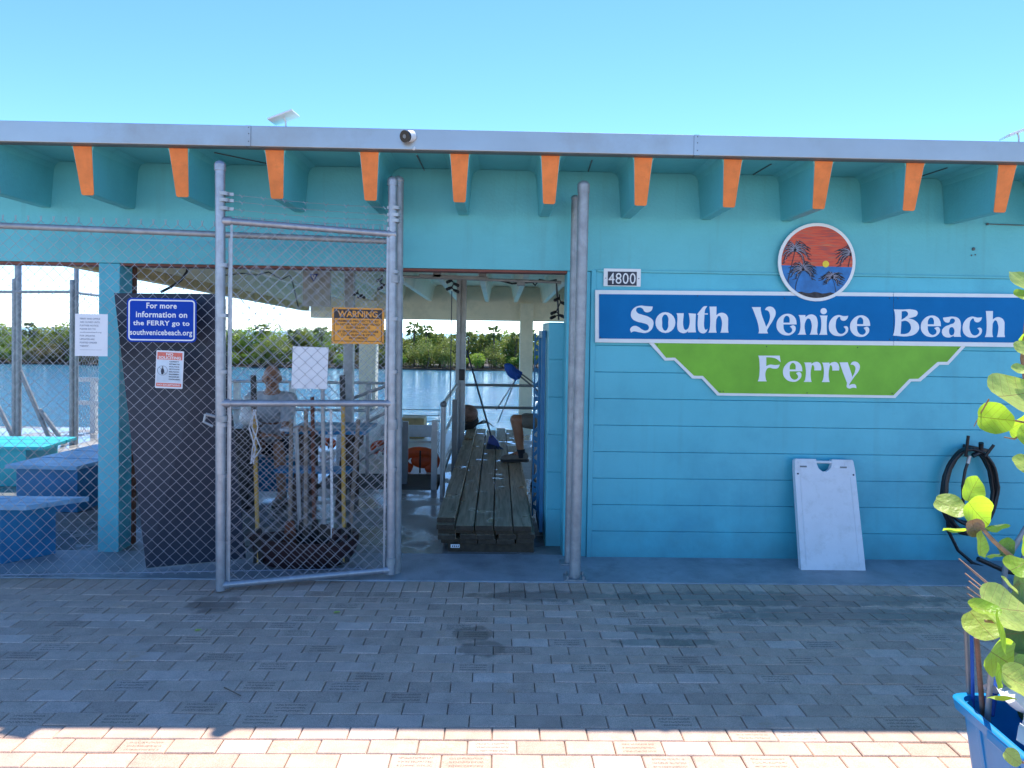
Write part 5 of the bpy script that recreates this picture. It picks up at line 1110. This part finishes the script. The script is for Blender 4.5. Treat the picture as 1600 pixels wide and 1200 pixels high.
for i, (b0, t0, m1, m2, grip, kind_) in enumerate(tools):
    yy = TY+(-.13, .08, -.05, .12, .0, -.1, -.08, .13, .06)[i]; lo = P(*b0, yy); lo.z = .055; hi = P(*t0, yy+.05)
    t = thing(('long_handled_'+kind_), lo, labs[i], kind_, 'long handled tools in the tub')
    MB().tube([lo, lo.lerp(hi, .3), hi], .015 if m1 != 'white' else .01, 8).build('shaft', M[m1], t, smooth=True)
    if grip: MB().tube([hi, P(t0[0]-1, grip, yy+.06)], .021, 10).build('grip', M['black'], t, smooth=True)
    w_ = (.07, .12, .06, .08, .14, .02, .075, .05, .06)[i]
    mtb = M['black'] if i not in (1, 5) else M['rust_wood']
    MB().hexa([(lo.x-w_*.5,yy-.012,.055),(lo.x+w_*.5,yy-.012,.055),(lo.x+w_*.5,yy+.02,.055),(lo.x-w_*.5,yy+.02,.055),(lo.x-w_*.25,yy-.008,.30),(lo.x+w_*.25,yy-.008,.30),(lo.x+w_*.25,yy+.016,.30),(lo.x-w_*.25,yy+.016,.30)]).build('blade', mtb, t, bevel=.004)
p0 = P(398, 640, TY-.12); q = MB()
for k in range(4): q.tube([p0+Vector((rl.uniform(-.02,.02), 0, .0)), p0+Vector((rl.uniform(-.05,.06), -.03, -.12)), p0+Vector((rl.uniform(-.05,.06), -.02, -.27)), p0+Vector((rl.uniform(-.03,.03), 0, -.38))], .005, 5)
o = tag(q.build('cotton_rope', M['white_plastic']), 'pale cord hanging around the yellow shovel handle', 'cord')

# ------------------------------------------------------------------ under the ceiling
t = thing('ceiling_sign', P(494, 448, 8.0), 'pale grey panel hung under the ceiling with small blue triangular emblem', 'panel')
a, b_ = P(473, 430, 8.0), P(516, 479, 8.0); MB().box(a.x, b_.x, 8.0, 8.03, b_.z, a.z+.1).build('board', M['grey_panel'], t, bevel=.004)
MB().prism([P(482,428,7.995), P(497,428,7.995), P(490,440,7.995)], (0,.003,0)).build('emblem', M['info_blue'], t)
MB().prism([P(486.5,429.5,7.992), P(488.5,429.5,7.992), P(490,434,7.992), P(491.5,429.5,7.992), P(493.5,429.5,7.992), P(490,438,7.992)], (0,.002,0)).build('emblem_mark', M['white'], t)
for x_ in (a.x+.04, b_.x-.04): MB().tube([(x_, 8.015, a.z+.1), (x_, 8.015, zs(8)-.02)], .004, 5).build('hanger', M['steel'], t)
ty = 5.95; t = thing('sliding_door_rail', P(680, 433, ty), 'dark grey sliding rail mounted under the doorway ceiling', 'rail')
MB().bar(P(655,431,ty), P(762,435,ty), .04, .028).build('rail', M['steel'], t); MB().tube([P(628,432,ty+.03), P(877,441,ty+.03)], .012, 8).build('conduit', M['galv_dull'], t, smooth=True)
for px in (683, 754): p_ = P(px, 433, ty); MB().box(p_.x-.03, p_.x+.03, ty-.02, ty+.02, p_.z, LZ+.1).build('bracket', M['steel'], t)
t = thing('electric_cable', P(800,437,6.0), 'black cable with junction box strung under the doorway lintel', 'cable')
MB().tube([P(748,437,6.0), P(780,438,6.0), P(800,443,6.0), P(832,441,6.0), P(836,446,6.0), P(843,437,6.0), P(856,440,6.0), P(869,437,6.0), P(870,452,6.0), P(872,480,6.0), P(873,500,6.0)], .008, 8).build('cable', M['black'], t, smooth=True)
a = P(814,443,5.98); MB().box(a.x-.034, a.x+.034, 5.97, 6.01, a.z-.018, a.z+.018).build('junction_box', M['steel'], t, bevel=.004)
def sockets(pts, Y, label):
    t = thing('string_light', P(pts[0][0], pts[0][1], Y), label, 'string light', 'bundles of black string lights')
    for i, (px, py) in enumerate(pts):
        c_ = P(px, py, Y); s_ = 1 if i % 2 else -1
        MB().tube([c_, c_+Vector((.028*s_, -.01, -.012))], [.011, .014], 8).ball(c_+Vector((.036*s_,-.012,-.016)), .014, 8, 6).build('bulb_socket', M['black'], t, smooth=True)
    MB().tube([P(pts[0][0], pts[0][1]-6, Y)]+[P(a_, b__, Y) for a_, b__ in pts], .006, 6).build('wire', M['black'], t); return t
sockets([(706,438),(709,443),(706,449),(709,453)], 6.05, 'black bulb cluster hanging left of the steel post'); sockets([(874,466),(876,472),(869,487),(874,492),(868,494)], 5.9, 'black bulb cluster hanging at the right door jamb')
sockets([(597,436),(594,443),(598,449)], 6.4, 'black bulb cluster hanging behind the gate top'); sockets([(559,458),(563,462),(567,461)], 6.4, 'black bulbs in a tangle right of the hanging panel')
tag(MB().tube([P(706,455,6.05), P(704.5,560,6.3), P(703,640,6.6), P(703,650,6.6)], .004, 5).build('hanging_line', M['ink']), 'thin dark line hanging down left of the steel post', 'cord')
tag(MB().tube([P(294,412,5.75), P(292,425,5.75), P(283,438,5.7), P(268,448,5.7), P(252,456,5.6)], .011, 8).build('black_hose', M['black'], None, smooth=True), 'black cable bending down above the navy board', 'cable')
tag(MB().tube([P(352,430,6.5), P(380,427,6.5), P(400,430,6.5), P(420,425,6.5), P(440,437,6.5), P(453,430,6.5), P(457,440,6.5), P(466,480,6.5)], .006, 6).build('loose_wire', M['black']), 'thin black wire sagging under the ceiling behind the gate', 'cable')

# ------------------------------------------------------------------ FAR SHORE
rs_ = random.Random(21)
def leafcloud(mb, c, r, n, s, flat=.75):
    for _ in range(n):
        while True:
            d = Vector((rs_.uniform(-1,1), rs_.uniform(-1,1), rs_.uniform(-1,1)))
            if .35 < d.length < 1: break
        p = V3(c)+Vector((d.x*r, d.y*r, d.z*r*flat)); u = Vector((rs_.gauss(0,1), rs_.gauss(0,1), rs_.gauss(0,.6))).normalized(); v = u.cross(Vector((rs_.gauss(0,1), rs_.gauss(0,1), rs_.gauss(0,1)))).normalized(); k = s*rs_.uniform(.6,1.4)
        mb.add([p-u*k, p+v*k*.55, p+u*k, p-v*k*.55], [(0,1,2,3)])
def bush_data(h, w_):
    q = MB(); 
    for _ in range(9): leafcloud(q, (rs_.uniform(-w_,w_), rs_.uniform(-.8,.8), rs_.uniform(.25,.8)*h), rs_.uniform(.45,.85)*h*.42, 300, .10)
    tr = MB()
    for _ in range(7): a = (rs_.uniform(-w_*.6,w_*.6), 0, 0); tr.tube([a, (a[0]+rs_.uniform(-.4,.4), -.2, h*.35), (a[0]+rs_.uniform(-.9,.9), 0, h*.7)], [.05,.035,.02], 4)
    return q, tr
def palm_data(h):
    q = MB(); tr = MB(); lean = rs_.uniform(-.3,.3); top = Vector((lean, 0, h)); tr.tube([(0,0,0), (lean*.3,0,h*.5), top], [.16,.13,.12], 6)
    for i in range(34):
        a = rs_.uniform(0, 2*math.pi); e_ = rs_.uniform(-.9, 1.3); d = Vector((math.cos(a)*math.cos(e_), math.sin(a)*math.cos(e_), math.sin(e_))); L_ = rs_.uniform(.75,1.1); m_ = top+d*L_*.55; side = d.cross(Vector((0,0,1))).normalized()
        for j in range(7):
            s_ = (j-3)/3; e2 = m_+(d*.55+side*s_*.6).normalized()*L_*.6*(1-.2*abs(s_))+Vector((0,0,-.22*L_)); w2 = side.cross(d)*.05+Vector((0,0,.05)); q.add([m_, (m_+e2)/2+w2, e2, (m_+e2)/2-w2], [(0,1,2,3)])
    return q, tr
protos = []
for k in range(6):
    h = (2.6,4.0,4.5,3.0,2.3,4.2)[k]; a, b_ = bush_data(h, (1.7,1.5,1.8,1.9,1.6,1.4)[k]); mt = (M['shore_a'],M['shore_b'],M['shore_a'],M['shore_c'],M['shore_a'],M['shore_b'])[k]; protos.append((mesh_of(a,'crown',mt), mesh_of(b_,'trunk',M['bark'])))
palms = [tuple(mesh_of(z_, n_, m_) for z_, n_, m_ in zip(palm_data(h), ('crown','trunk'), (M['palm'], M['bark']))) for h in (3.5,3.8,4.1,3.3)]
PLACE = ((-38, 'left of the blue pier'), (-29, 'behind the blue information sign'), (-20, 'seen through the gate behind the seated man'), (-11, 'behind the orange warning sign'), (-4, 'between the gate and the steel post'), (4, 'between the steel post and the cream column'), (99, 'right of the cream column'))
SEEN = {}
def plant(nm, pr2, x, y, s, rz, label, cat, grp):
    crown = pr2[0].materials[0].name; w_ = {'mangrove_leaves': 'bright green', 'olive_leaves': 'olive green', 'dull_brown_leaves': 'brownish', 'palm_fronds': 'round headed'}[crown]
    label = w_+' '+label+' '+next(t_ for lim, t_ in PLACE if x < lim)
    e_ = thing(nm, (x, y, -2.5), label, cat, grp); e_.rotation_euler = (0,0,rz); e_.scale = (s,s,s)
    for me, n_ in zip(pr2, ('crown','trunk')): o = bpy.data.objects.new(n_, me); C.objects.link(o); o.parent = e_
x = -62
while x < 11:
    plant('mangrove', protos[rs_.choice((0,3,4,0,5))], x, 81+rs_.uniform(-.5,1), rs_.uniform(.65,.95), rs_.uniform(0,6.3), 'low mangrove on the far bank', 'bush', 'low mangroves along the far bank'); x += rs_.uniform(1.5,2.3)
x = -66
while x < 13:
    plant('shore_tree', protos[rs_.choice((1,2,5))], x, 84.5+rs_.uniform(-1,1.5), rs_.uniform(.98,1.14), rs_.uniform(0,6.3), 'tree above the far bank mangroves', 'tree', 'taller trees on the far bank'); x += rs_.uniform(1.6,2.6)
x = -60
while x < 12:
    k = -30 < x
    if x > -25 or rs_.random() < .45: plant('sabal_palm', palms[rs_.randrange(4)], x, 83.5+rs_.uniform(-1.3,2), rs_.uniform(.9,1.12), rs_.uniform(0,6.3), 'cabbage palm on the far bank', 'palm', 'cabbage palms on the far bank')
    x += rs_.uniform(1.1,2.4) if x > -12 else rs_.uniform(2.5,5)
q = MB()
for _ in range(300): leafcloud(q, (rs_.uniform(-82,22), 87.5+rs_.uniform(-1,2), -2.5+rs_.uniform(.5,3.35)), 1.5, 150, .2)
tag(q.build('distant_wood', M['shore_b']), 'dense green wood filling the bank behind the trees', 'wood', None, 'stuff')

# ------------------------------------------------------------------ SEA GRAPE at the right edge
def grape_mat(name, top, back, vein, tw=.42):
    m = bpy.data.materials.new(name); m.use_nodes = True; n, L = nodes(m); b = n['Principled BSDF']
    tc = n.new('ShaderNodeTexCoord'); sp = n.new('ShaderNodeSeparateXYZ'); L.new(tc.outputs['Object'], sp.inputs[0])
    def mm(op, a, bb=None, c_=None):
        q = n.new('ShaderNodeMath'); q.operation = op
        for i, v in enumerate((a, bb, c_)):
            if v is None: continue
            if isinstance(v, (int, float)): q.inputs[i].default_value = v
            else: L.new(v, q.inputs[i])
        return q.outputs[0]
    ay = mm('ABSOLUTE', sp.outputs[1]); mid = mm('LESS_THAN', ay, .014)
    sv = mm('FRACT', mm('MULTIPLY', mm('SUBTRACT', sp.outputs[0], mm('MULTIPLY', ay, .75)), 2.6)); sv2 = mm('LESS_THAN', mm('ABSOLUTE', mm('SUBTRACT', sv, .5)), .028)
    vm = mm('MAXIMUM', mid, mm('MULTIPLY', sv2, .55))
    no = n.new('ShaderNodeTexNoise'); no.inputs['Scale'].default_value = 3.5; no.inputs['Detail'].default_value = 6; L.new(tc.outputs['Object'], no.inputs['Vector'])
    mr = n.new('ShaderNodeMapRange'); mr.inputs[1].default_value = .35; mr.inputs[2].default_value = .7; L.new(no.outputs[0], mr.inputs[0])
    mx = n.new('ShaderNodeMix'); mx.data_type = 'RGBA'; mx.inputs[6].default_value = (*top, 1); mx.inputs[7].default_value = (*[c_*.82 for c_ in top], 1); L.new(mr.outputs[0], mx.inputs[0])
    m2 = n.new('ShaderNodeMix'); m2.data_type = 'RGBA'; m2.inputs[7].default_value = (*vein, 1); L.new(mx.outputs[2], m2.inputs[6]); L.new(vm, m2.inputs[0]); L.new(m2.outputs[2], b.inputs['Base Color'])
    b.inputs['Roughness'].default_value = .38
    bp = n.new('ShaderNodeBump'); bp.inputs['Strength'].default_value = .3; bp.inputs['Distance'].default_value = .02; L.new(mm('SUBTRACT', no.outputs[0], vm), bp.inputs['Height']); L.new(bp.outputs[0], b.inputs['Normal'])
    t = n.new('ShaderNodeBsdfTranslucent'); m3 = n.new('ShaderNodeMix'); m3.data_type = 'RGBA'; m3.inputs[6].default_value = (*back, 1); m3.inputs[7].default_value = (back[0]*.35, back[1]*.3, back[2]*.3, 1); L.new(vm, m3.inputs[0]); L.new(m3.outputs[2], t.inputs[0])
    ms = n.new('ShaderNodeMixShader'); ms.inputs[0].default_value = tw; L.new(b.outputs[0], ms.inputs[1]); L.new(t.outputs[0], ms.inputs[2]); L.new(ms.outputs[0], n['Material Output'].inputs[0])
    return m
M['gl'] = grape_mat('sea_grape_leaf', (.30,.50,.08), (.55,.85,.04), (.30,.12,.05), .55); M['gp'] = grape_mat('pale_sea_grape_leaf', (.52,.64,.18), (.60,.80,.08), (.40,.26,.10), .42); M['gd'] = grape_mat('dark_sea_grape_leaf', (.07,.15,.05), (.10,.26,.03), (.20,.14,.05), .3); M['gb'] = grape_mat('dry_sea_grape_leaf', (.24,.17,.12), (.25,.14,.06), (.14,.08,.05), .2)  # pale variant has the sunlit look of upper faces put into its colour
def leaf_mesh(kind, curl):
    q = MB(); n_ = 24; rings = 5; q.v.append((0,0,0))
    for i in range(1, rings+1):
        for j in range(n_):
            a = 2*math.pi*j/n_; r_ = i/rings*(1-.13*math.exp(-((abs(a-math.pi))/.35)**2))*(1+.03*math.sin(3*a+kind)+.02*math.sin(7*a))
            x_, y_ = r_*math.cos(a)*1.02, r_*math.sin(a)*.95
            z_ = curl*(y_*y_*.55+x_*x_*.25)+.05*math.sin(4*a+kind)*r_*r_+.035*math.cos(2*x_*3)*abs(y_)
            q.v.append((x_, y_, z_))
    for j in range(n_): q.f.append((0, 1+j, 1+(j+1) % n_))
    for i in range(rings-1):
        for j in range(n_): q.f.append((1+i*n_+j, 1+(i+1)*n_+j, 1+(i+1)*n_+(j+1) % n_, 1+i*n_+(j+1) % n_))
    q.m = [0]*len(q.f); return q
bushr = thing('sea_grape_bush', (2.0, 2.3, 0), 'sea grape bush with round sunlit leaves at the right edge', 'bush')
lms = {}
def leaf(px, py, rpx, Y, az_, tilt, twist, mt, sx=1.0, curl=.5, parent=bushr):
    """az_: direction of the midrib in the picture (deg), tilt: leaning back (deg)"""
    key = (mt, round(curl,1), R.randrange(2))
    if key not in lms:
        me = mesh_of(leaf_mesh(key[2]*2.1, curl), 'leaf', M[mt]); me.polygons.foreach_set('use_smooth', [True]*len(me.polygons)); lms[key] = me
    o = bpy.data.objects.new('leaf', lms[key]); C.objects.link(o); o.parent = parent
    s = rpx/1130*Y; o.location = P(px, py, Y)-root_loc(parent)
    # leaf plane faces the viewer (-y), then tilted
    m_ = Matrix.Rotation(math.radians(90), 3, 'X'); rot = Matrix.Rotation(math.radians(twist), 3, 'Z') @ Matrix.Rotation(math.radians(tilt), 3, 'X') @ m_ @ Matrix.Rotation(math.radians(az_), 3, 'Z')
    o.rotation_euler = rot.to_euler(); o.scale = (s, s*sx, s); return o
LV = [(1603,445,25,2.35,60,-20,10,'gp',1),(1596,462,13,2.3,10,-45,0,'gl',1),(1600,527,12,2.4,0,30,20,'gl',.7),(1606,548,18,2.35,30,-20,0,'gp',1),(1597,580,17,2.3,15,-62,0,'gp',.8),
 (1586,617,40,2.25,8,-25,12,'gp',.9),(1553,654,27,2.35,-5,-15,-14,'gl',1),(1590,664,22,2.42,25,20,18,'gl',1),(1604,682,20,2.3,-60,-20,10,'gl',1),(1608,728,19,2.3,80,-20,0,'gp',1.1),
 (1519,766,23,2.55,55,-10,10,'gl',.95),(1484,791,22,2.5,-30,-52,-12,'gp',1),(1523,798,34,2.45,-40,12,15,'gl',.78),(1493,826,20,2.42,5,66,-10,'gl',.8),(1521,823,16,2.38,-70,10,0,'gb',1),(1532,851,21,2.36,60,-12,35,'gl',1),
 (1556,821,18,2.45,28,55,0,'gd',.9),(1570,855,17,2.5,10,-8,10,'gd',1),(1554,866,12,2.5,0,60,0,'gd',1),(1590,886,22,2.3,25,-55,0,'gl',1),(1577,915,15,2.28,-80,-10,60,'gp',1),(1597,912,28,2.34,0,0,20,'gd',1),
 (1567,951,34,2.15,-15,-28,10,'gp',1),(1537,953,24,2.12,-20,-66,0,'gl',.8),(1533,976,24,2.18,-60,-15,-15,'gp',1),(1561,990,36,2.05,50,-10,62,'gl',.8),(1560,1026,35,2.2,-30,10,20,'gl',1),(1592,990,30,2.28,0,0,0,'gd',1),
 (1592,1036,26,2.28,-20,0,15,'gd',1),(1558,1056,22,2.1,-55,0,66,'gl',.9),(1563,1087,21,2.05,8,66,0,'gl',.8),(1589,1066,26,2.1,-40,-30,10,'gp',.9),(1581,1183,12,1.95,-50,-15,0,'gp',1)]
for (px,py,r_,Y,a_,ti,tw_,mt,sx) in LV: leaf(px,py,r_*(1.1 if mt == 'gp' else 1.0),Y,a_,(ti if abs(ti) > 50 else -42+ti*.3) if mt == 'gp' else ti,tw_,mt,sx*(1.2 if mt == 'gp' and abs(ti) < 50 else 1),R.choice((.3,.6)))
for (px,py,r_) in ((1603,940,26),(1585,965,20),(1606,1060,26),(1598,1010,28),(1575,1045,18),(1608,850,22),(1606,900,24),(1612,1110,22),(1578,1008,20)): leaf(px,py,r_,2.5,R.uniform(0,360),R.uniform(-15,25),R.uniform(-20,20),R.choice(('gd','gd','gl')),1,.4)
for _ in range(60): leaf(R.uniform(1640,1900), R.uniform(420,1100), R.uniform(22,38), R.uniform(2.0,2.9), R.uniform(0,360), R.uniform(-60,30), R.uniform(-40,40), R.choice(('gl','gp','gd')), 1, .5)
def stemp(pts, r0, r1, Y): 
    pp = [P(a, b_, Y) if len(e) == 2 else P(a, b_, e[2]) for e in pts for a, b_ in [e[:2]]]; return MB().tube(pp, [r0+(r1-r0)*i/(len(pp)-1) for i in range(len(pp))], 8).build('stem', M['twig'], bushr, smooth=True)
stemp([(1700,960,2.5),(1592,880,2.4),(1553,846,2.4),(1537,828,2.4),(1526,818,2.42)], .011, .004, 2.4)
stemp([(1700,1000,2.3),(1605,984,2.15),(1575,974,2.12),(1539,970,2.12)], .009, .004, 2.1)
stemp([(1680,700,2.5),(1610,650,2.35),(1590,620,2.3),(1560,610,2.3)], .009, .003, 2.3)
stemp([(1690,740,2.5),(1610,650,2.4),(1597,560,2.4),(1606,470,2.4)], .010, .004, 2.3); stemp([(1610,662,2.38),(1575,655,2.36),(1552,653,2.36)], .004, .002, 2.3)
stemp([(1640,1200,2.1),(1601,1192,1.97),(1588,1189,1.97)], .004, .003, 2)
stemp([(1569,683,2.4),(1585,686,2.4),(1600,676,2.4)], .002, .004, 2.4); stemp([(1522,666,2.4),(1533,645,2.36),(1545,624,2.3)], .0012, .0025, 2.4)
base = Vector((2.25, 2.5, 0))
for e_ in ((1700,960,2.5),(1700,1000,2.3),(1690,740,2.5),(1680,700,2.5),(1640,1200,2.1)):
    p_ = P(*e_); MB().tube([base, base.lerp(p_,.5)+Vector((.05,0,.08)), p_], [.028,.018,.011], 8).build('branch', M['bark'], bushr, smooth=True)

# ------------------------------------------------------------------ blue tote with rods and papers
a = G(1494, 1085, .43); b_ = G(1600, 1176, .43); tdir = (b_-a).normalized(); tn = Vector((-tdir.y, tdir.x, 0)); tn = tn if tn.x > 0 else -tn
Lt, Wt = .66, .46
tt = thing('plastic_tote', (a+tdir*Lt/2+tn*Wt/2)-Vector((0,0,.43)), 'bright blue plastic tote full of papers and rods at lower right', 'tote')
def tpt(u, v, z): k_ = (1-z/.43)*.05; return Vector((a.x, a.y, 0))+tdir*(Lt*u+(k_ if u < .5 else -k_))+tn*(Wt*v+(k_ if v < .5 else -k_))+Vector((0,0,z))
corn = [(0,0),(1,0),(1,1),(0,1)]
def rloop(z, ins=0.0, rad_=.05, n_=5):
    out = []
    for (cu_, cv_, a0) in ((1,1,0),(0,1,90),(0,0,180),(1,0,270)):
        for i in range(n_+1):
            an_ = math.radians(a0+90*i/n_); k_ = (1-z/.43)*.045+ins; du = (Lt/2-rad_-k_)*(1 if cu_ else -1)+rad_*math.cos(an_); dv_ = (Wt/2-rad_-k_)*(1 if cv_ else -1)+rad_*math.sin(an_)
            out.append(Vector((a.x, a.y, 0))+tdir*(Lt/2+du)+tn*(Wt/2+dv_)+Vector((0,0,z)))
    return out
q = MB(); loops = [rloop(.004), rloop(.10), rloop(.25), rloop(.385), rloop(.415), rloop(.415,.008), rloop(.25,.008), rloop(.02,.008)]; n_ = len(loops[0])
for l_ in loops: q.v += l_
for i in range(len(loops)-1):
    for j in range(n_): q.f.append((i*n_+j, i*n_+(j+1) % n_, (i+1)*n_+(j+1) % n_, (i+1)*n_+j))
q.f.append(tuple(range(n_))[::-1]); q.f.append(tuple((len(loops)-1)*n_+j for j in range(n_))); q.m = [0]*len(q.f); q.build('tub', M['tote'], tt, smooth=True)
q = MB(); L2_ = [rloop(.392,-.004), rloop(.392,-.020), rloop(.425,-.022), rloop(.432,-.012), rloop(.430,.003), rloop(.412,.004)]
for l_ in L2_: q.v += l_
for i in range(len(L2_)-1):
    for j in range(n_): q.f.append((i*n_+j, i*n_+(j+1) % n_, (i+1)*n_+(j+1) % n_, (i+1)*n_+j))
q.m = [0]*len(q.f); q.build('rim', M['tote'], tt, smooth=True)
for u in (.18, .5, .82): p0, p1 = tpt(u, 0, .05), tpt(u, 0, .38); MB().hexa([p0-tdir*.012-tn*.004, p0+tdir*.012-tn*.004, p0+tdir*.012+tn*.01, p0-tdir*.012+tn*.01, p1-tdir*.012-tn*.006, p1+tdir*.012-tn*.006, p1+tdir*.012+tn*.01, p1-tdir*.012+tn*.01]).build('side_rib', M['tote'], tt, bevel=.003)
p0 = tpt(.42, -.035, .405); MB().bar(p0-tdir*.07, p0+tdir*.07, .02, .035).build('grip', M['tote'], tt, bevel=.006)
rp_ = random.Random(9)
for i in range(16):
    u_, v_ = .2+.62*rp_.random(), .26+.5*rp_.random(); q = MB(); N = 6; aa = rp_.uniform(0,3); s1, s2 = rp_.uniform(.16,.24), rp_.uniform(.13,.19); c_ = tpt(u_, v_, .445+.006*i); ux = Vector((math.cos(aa), math.sin(aa), rp_.uniform(-.25,.25))); vx = Vector((-math.sin(aa), math.cos(aa), rp_.uniform(-.25,.25)))
    for ii in range(N+1):
        for jj_ in range(N+1):
            s_, t_ = ii/N-.5, jj_/N-.5; q.v.append(tuple(c_+ux*s_*s1*2*.55+vx*t_*s2*2*.6+Vector((0,0,.018*math.sin(s_*9+i)+.015*math.cos(t_*8+i*2)))))
    for ii in range(N):
        for jj_ in range(N): q.f.append((ii*(N+1)+jj_, ii*(N+1)+jj_+1, (ii+1)*(N+1)+jj_+1, (ii+1)*(N+1)+jj_))
    q.m = [0]*len(q.f); o = q.build('crumpled_paper', M['paper'] if i != 12 else M['umb_blue'], None, smooth=True)
    tag(o, 'crumpled white paper heaped inside the blue tote' if i != 12 else 'blue cloth tucked among the papers in the tote', 'paper' if i != 12 else 'cloth', 'loose papers in the tote' if i != 12 else None)
def rod(pts, r, mt, label, nm='metal_rod'): return tag(MB().tube(pts, r, 10).build(nm, M[mt], None, smooth=True), label, 'rod')
def rd(px0, py0, px1, py1, Y0, Y1): return [P(px0, py0, Y0), P(px1, py1, Y1), P(px1, py1, Y1)+(P(px1, py1, Y1)-P(px0, py0, Y0))*.35]
rod(rd(1526,996,1535,1108,2.42,2.45), .0085, 'rod_brown', 'rusty brown rod standing in the blue tote')
rod(rd(1549,1040,1544,1110,2.40,2.42), .010, 'galv_dull', 'dull grey pipe standing in the tote beside the rusty rod')
rod(rd(1509,968,1514,1082,2.55,2.54), .0085, 'steel', 'dark grey post standing at the back corner of the tote')
rod(rd(1518,985,1520,1080,2.52,2.52), .006, 'umb_blue', 'thin blue rod between the dark post and the rusty rod')
rod(rd(1560,1050,1552,1100,2.5,2.45), .009, 'umb_blue', 'short bright blue rod among the papers in the tote')
# leaf rake with bare wire tines
t = thing('leaf_rake', P(1590, 960, 3.2), 'leaf rake with thin copper coloured wire tines near the tote', 'rake')
hd_ = P(1612, 968, 3.0)
for i, (px, py) in enumerate(((1498,873),(1507,881),(1508,896),(1514,908),(1511,917),(1511,927))):
    tip = P(px, py, 3.35); k0 = hd_+Vector((-.02*i*.3, 0, -.012*i)); d_ = (tip-k0); MB().tube([k0, k0+d_*.5, tip-d_.normalized()*.05, tip], .0032, 6).build('tine', M['copper'], t, smooth=True)
MB().bar(hd_+Vector((0,0,.03)), hd_+Vector((-.03,0,-.1)), .02, .03).build('head', M['steel'], t); MB().tube([hd_, hd_+Vector((.35,-.1,-.35)), (hd_.x+.75, hd_.y-.3, .01)], .012, 8).build('handle', M['ash'], t, smooth=True)
# hand cart frame
t = thing('hand_cart', (P(1570,905,4.6).x+.3, 4.6, 0), 'grey bent pipe frame of a cart near the hose', 'cart')
MB().tube([P(1640,770,4.5), P(1600,830,4.55), P(1572,875,4.6), P(1569,905,4.6), P(1571,935,4.6)], .017, 10).build('frame_pipe', M['galv_dull'], t, smooth=True)
MB().tube([P(1528,873,4.9), P(1570,892,4.9), P(1640,905,4.9)], .017, 10).build('foot_bar', M['black'], t, smooth=True); MB().tube([P(1640,770,4.9), P(1610,840,4.9), P(1590,900,4.9), P(1600,930,4.9)], .017, 10).build('frame_pipe', M['galv_dull'], t, smooth=True)
wc = P(1660,905,4.75); wc.z = .1; MB().tube([wc-Vector((0,.03,0)), wc+Vector((0,.03,0))], .1, 20).build('wheel', M['black'], t, smooth=True)
# small litter on the paving
for (px, py, mt, lab, cat) in ((309,985,'gp','tiny yellow green leaf on the bricks at left','leaf'),(526,957,'gp','tiny yellow leaf on the bricks below the gate','leaf')):
    p_ = G(px, py, .004); o = leaf(px, py, 5, p_.y, 20, -88, 0, mt, .6); o.parent = None; o.location = p_; o.name = 'fallen_leaf'; tag(o, lab, cat)
p_ = G(365, 1080, .004); tag(MB().tube([G(350,1074,.005), G(362,1080,.008), G(376,1087,.005)], .0025, 5).build('fallen_twig', M['bark']), 'small brown twig on the bricks at left', 'twig')
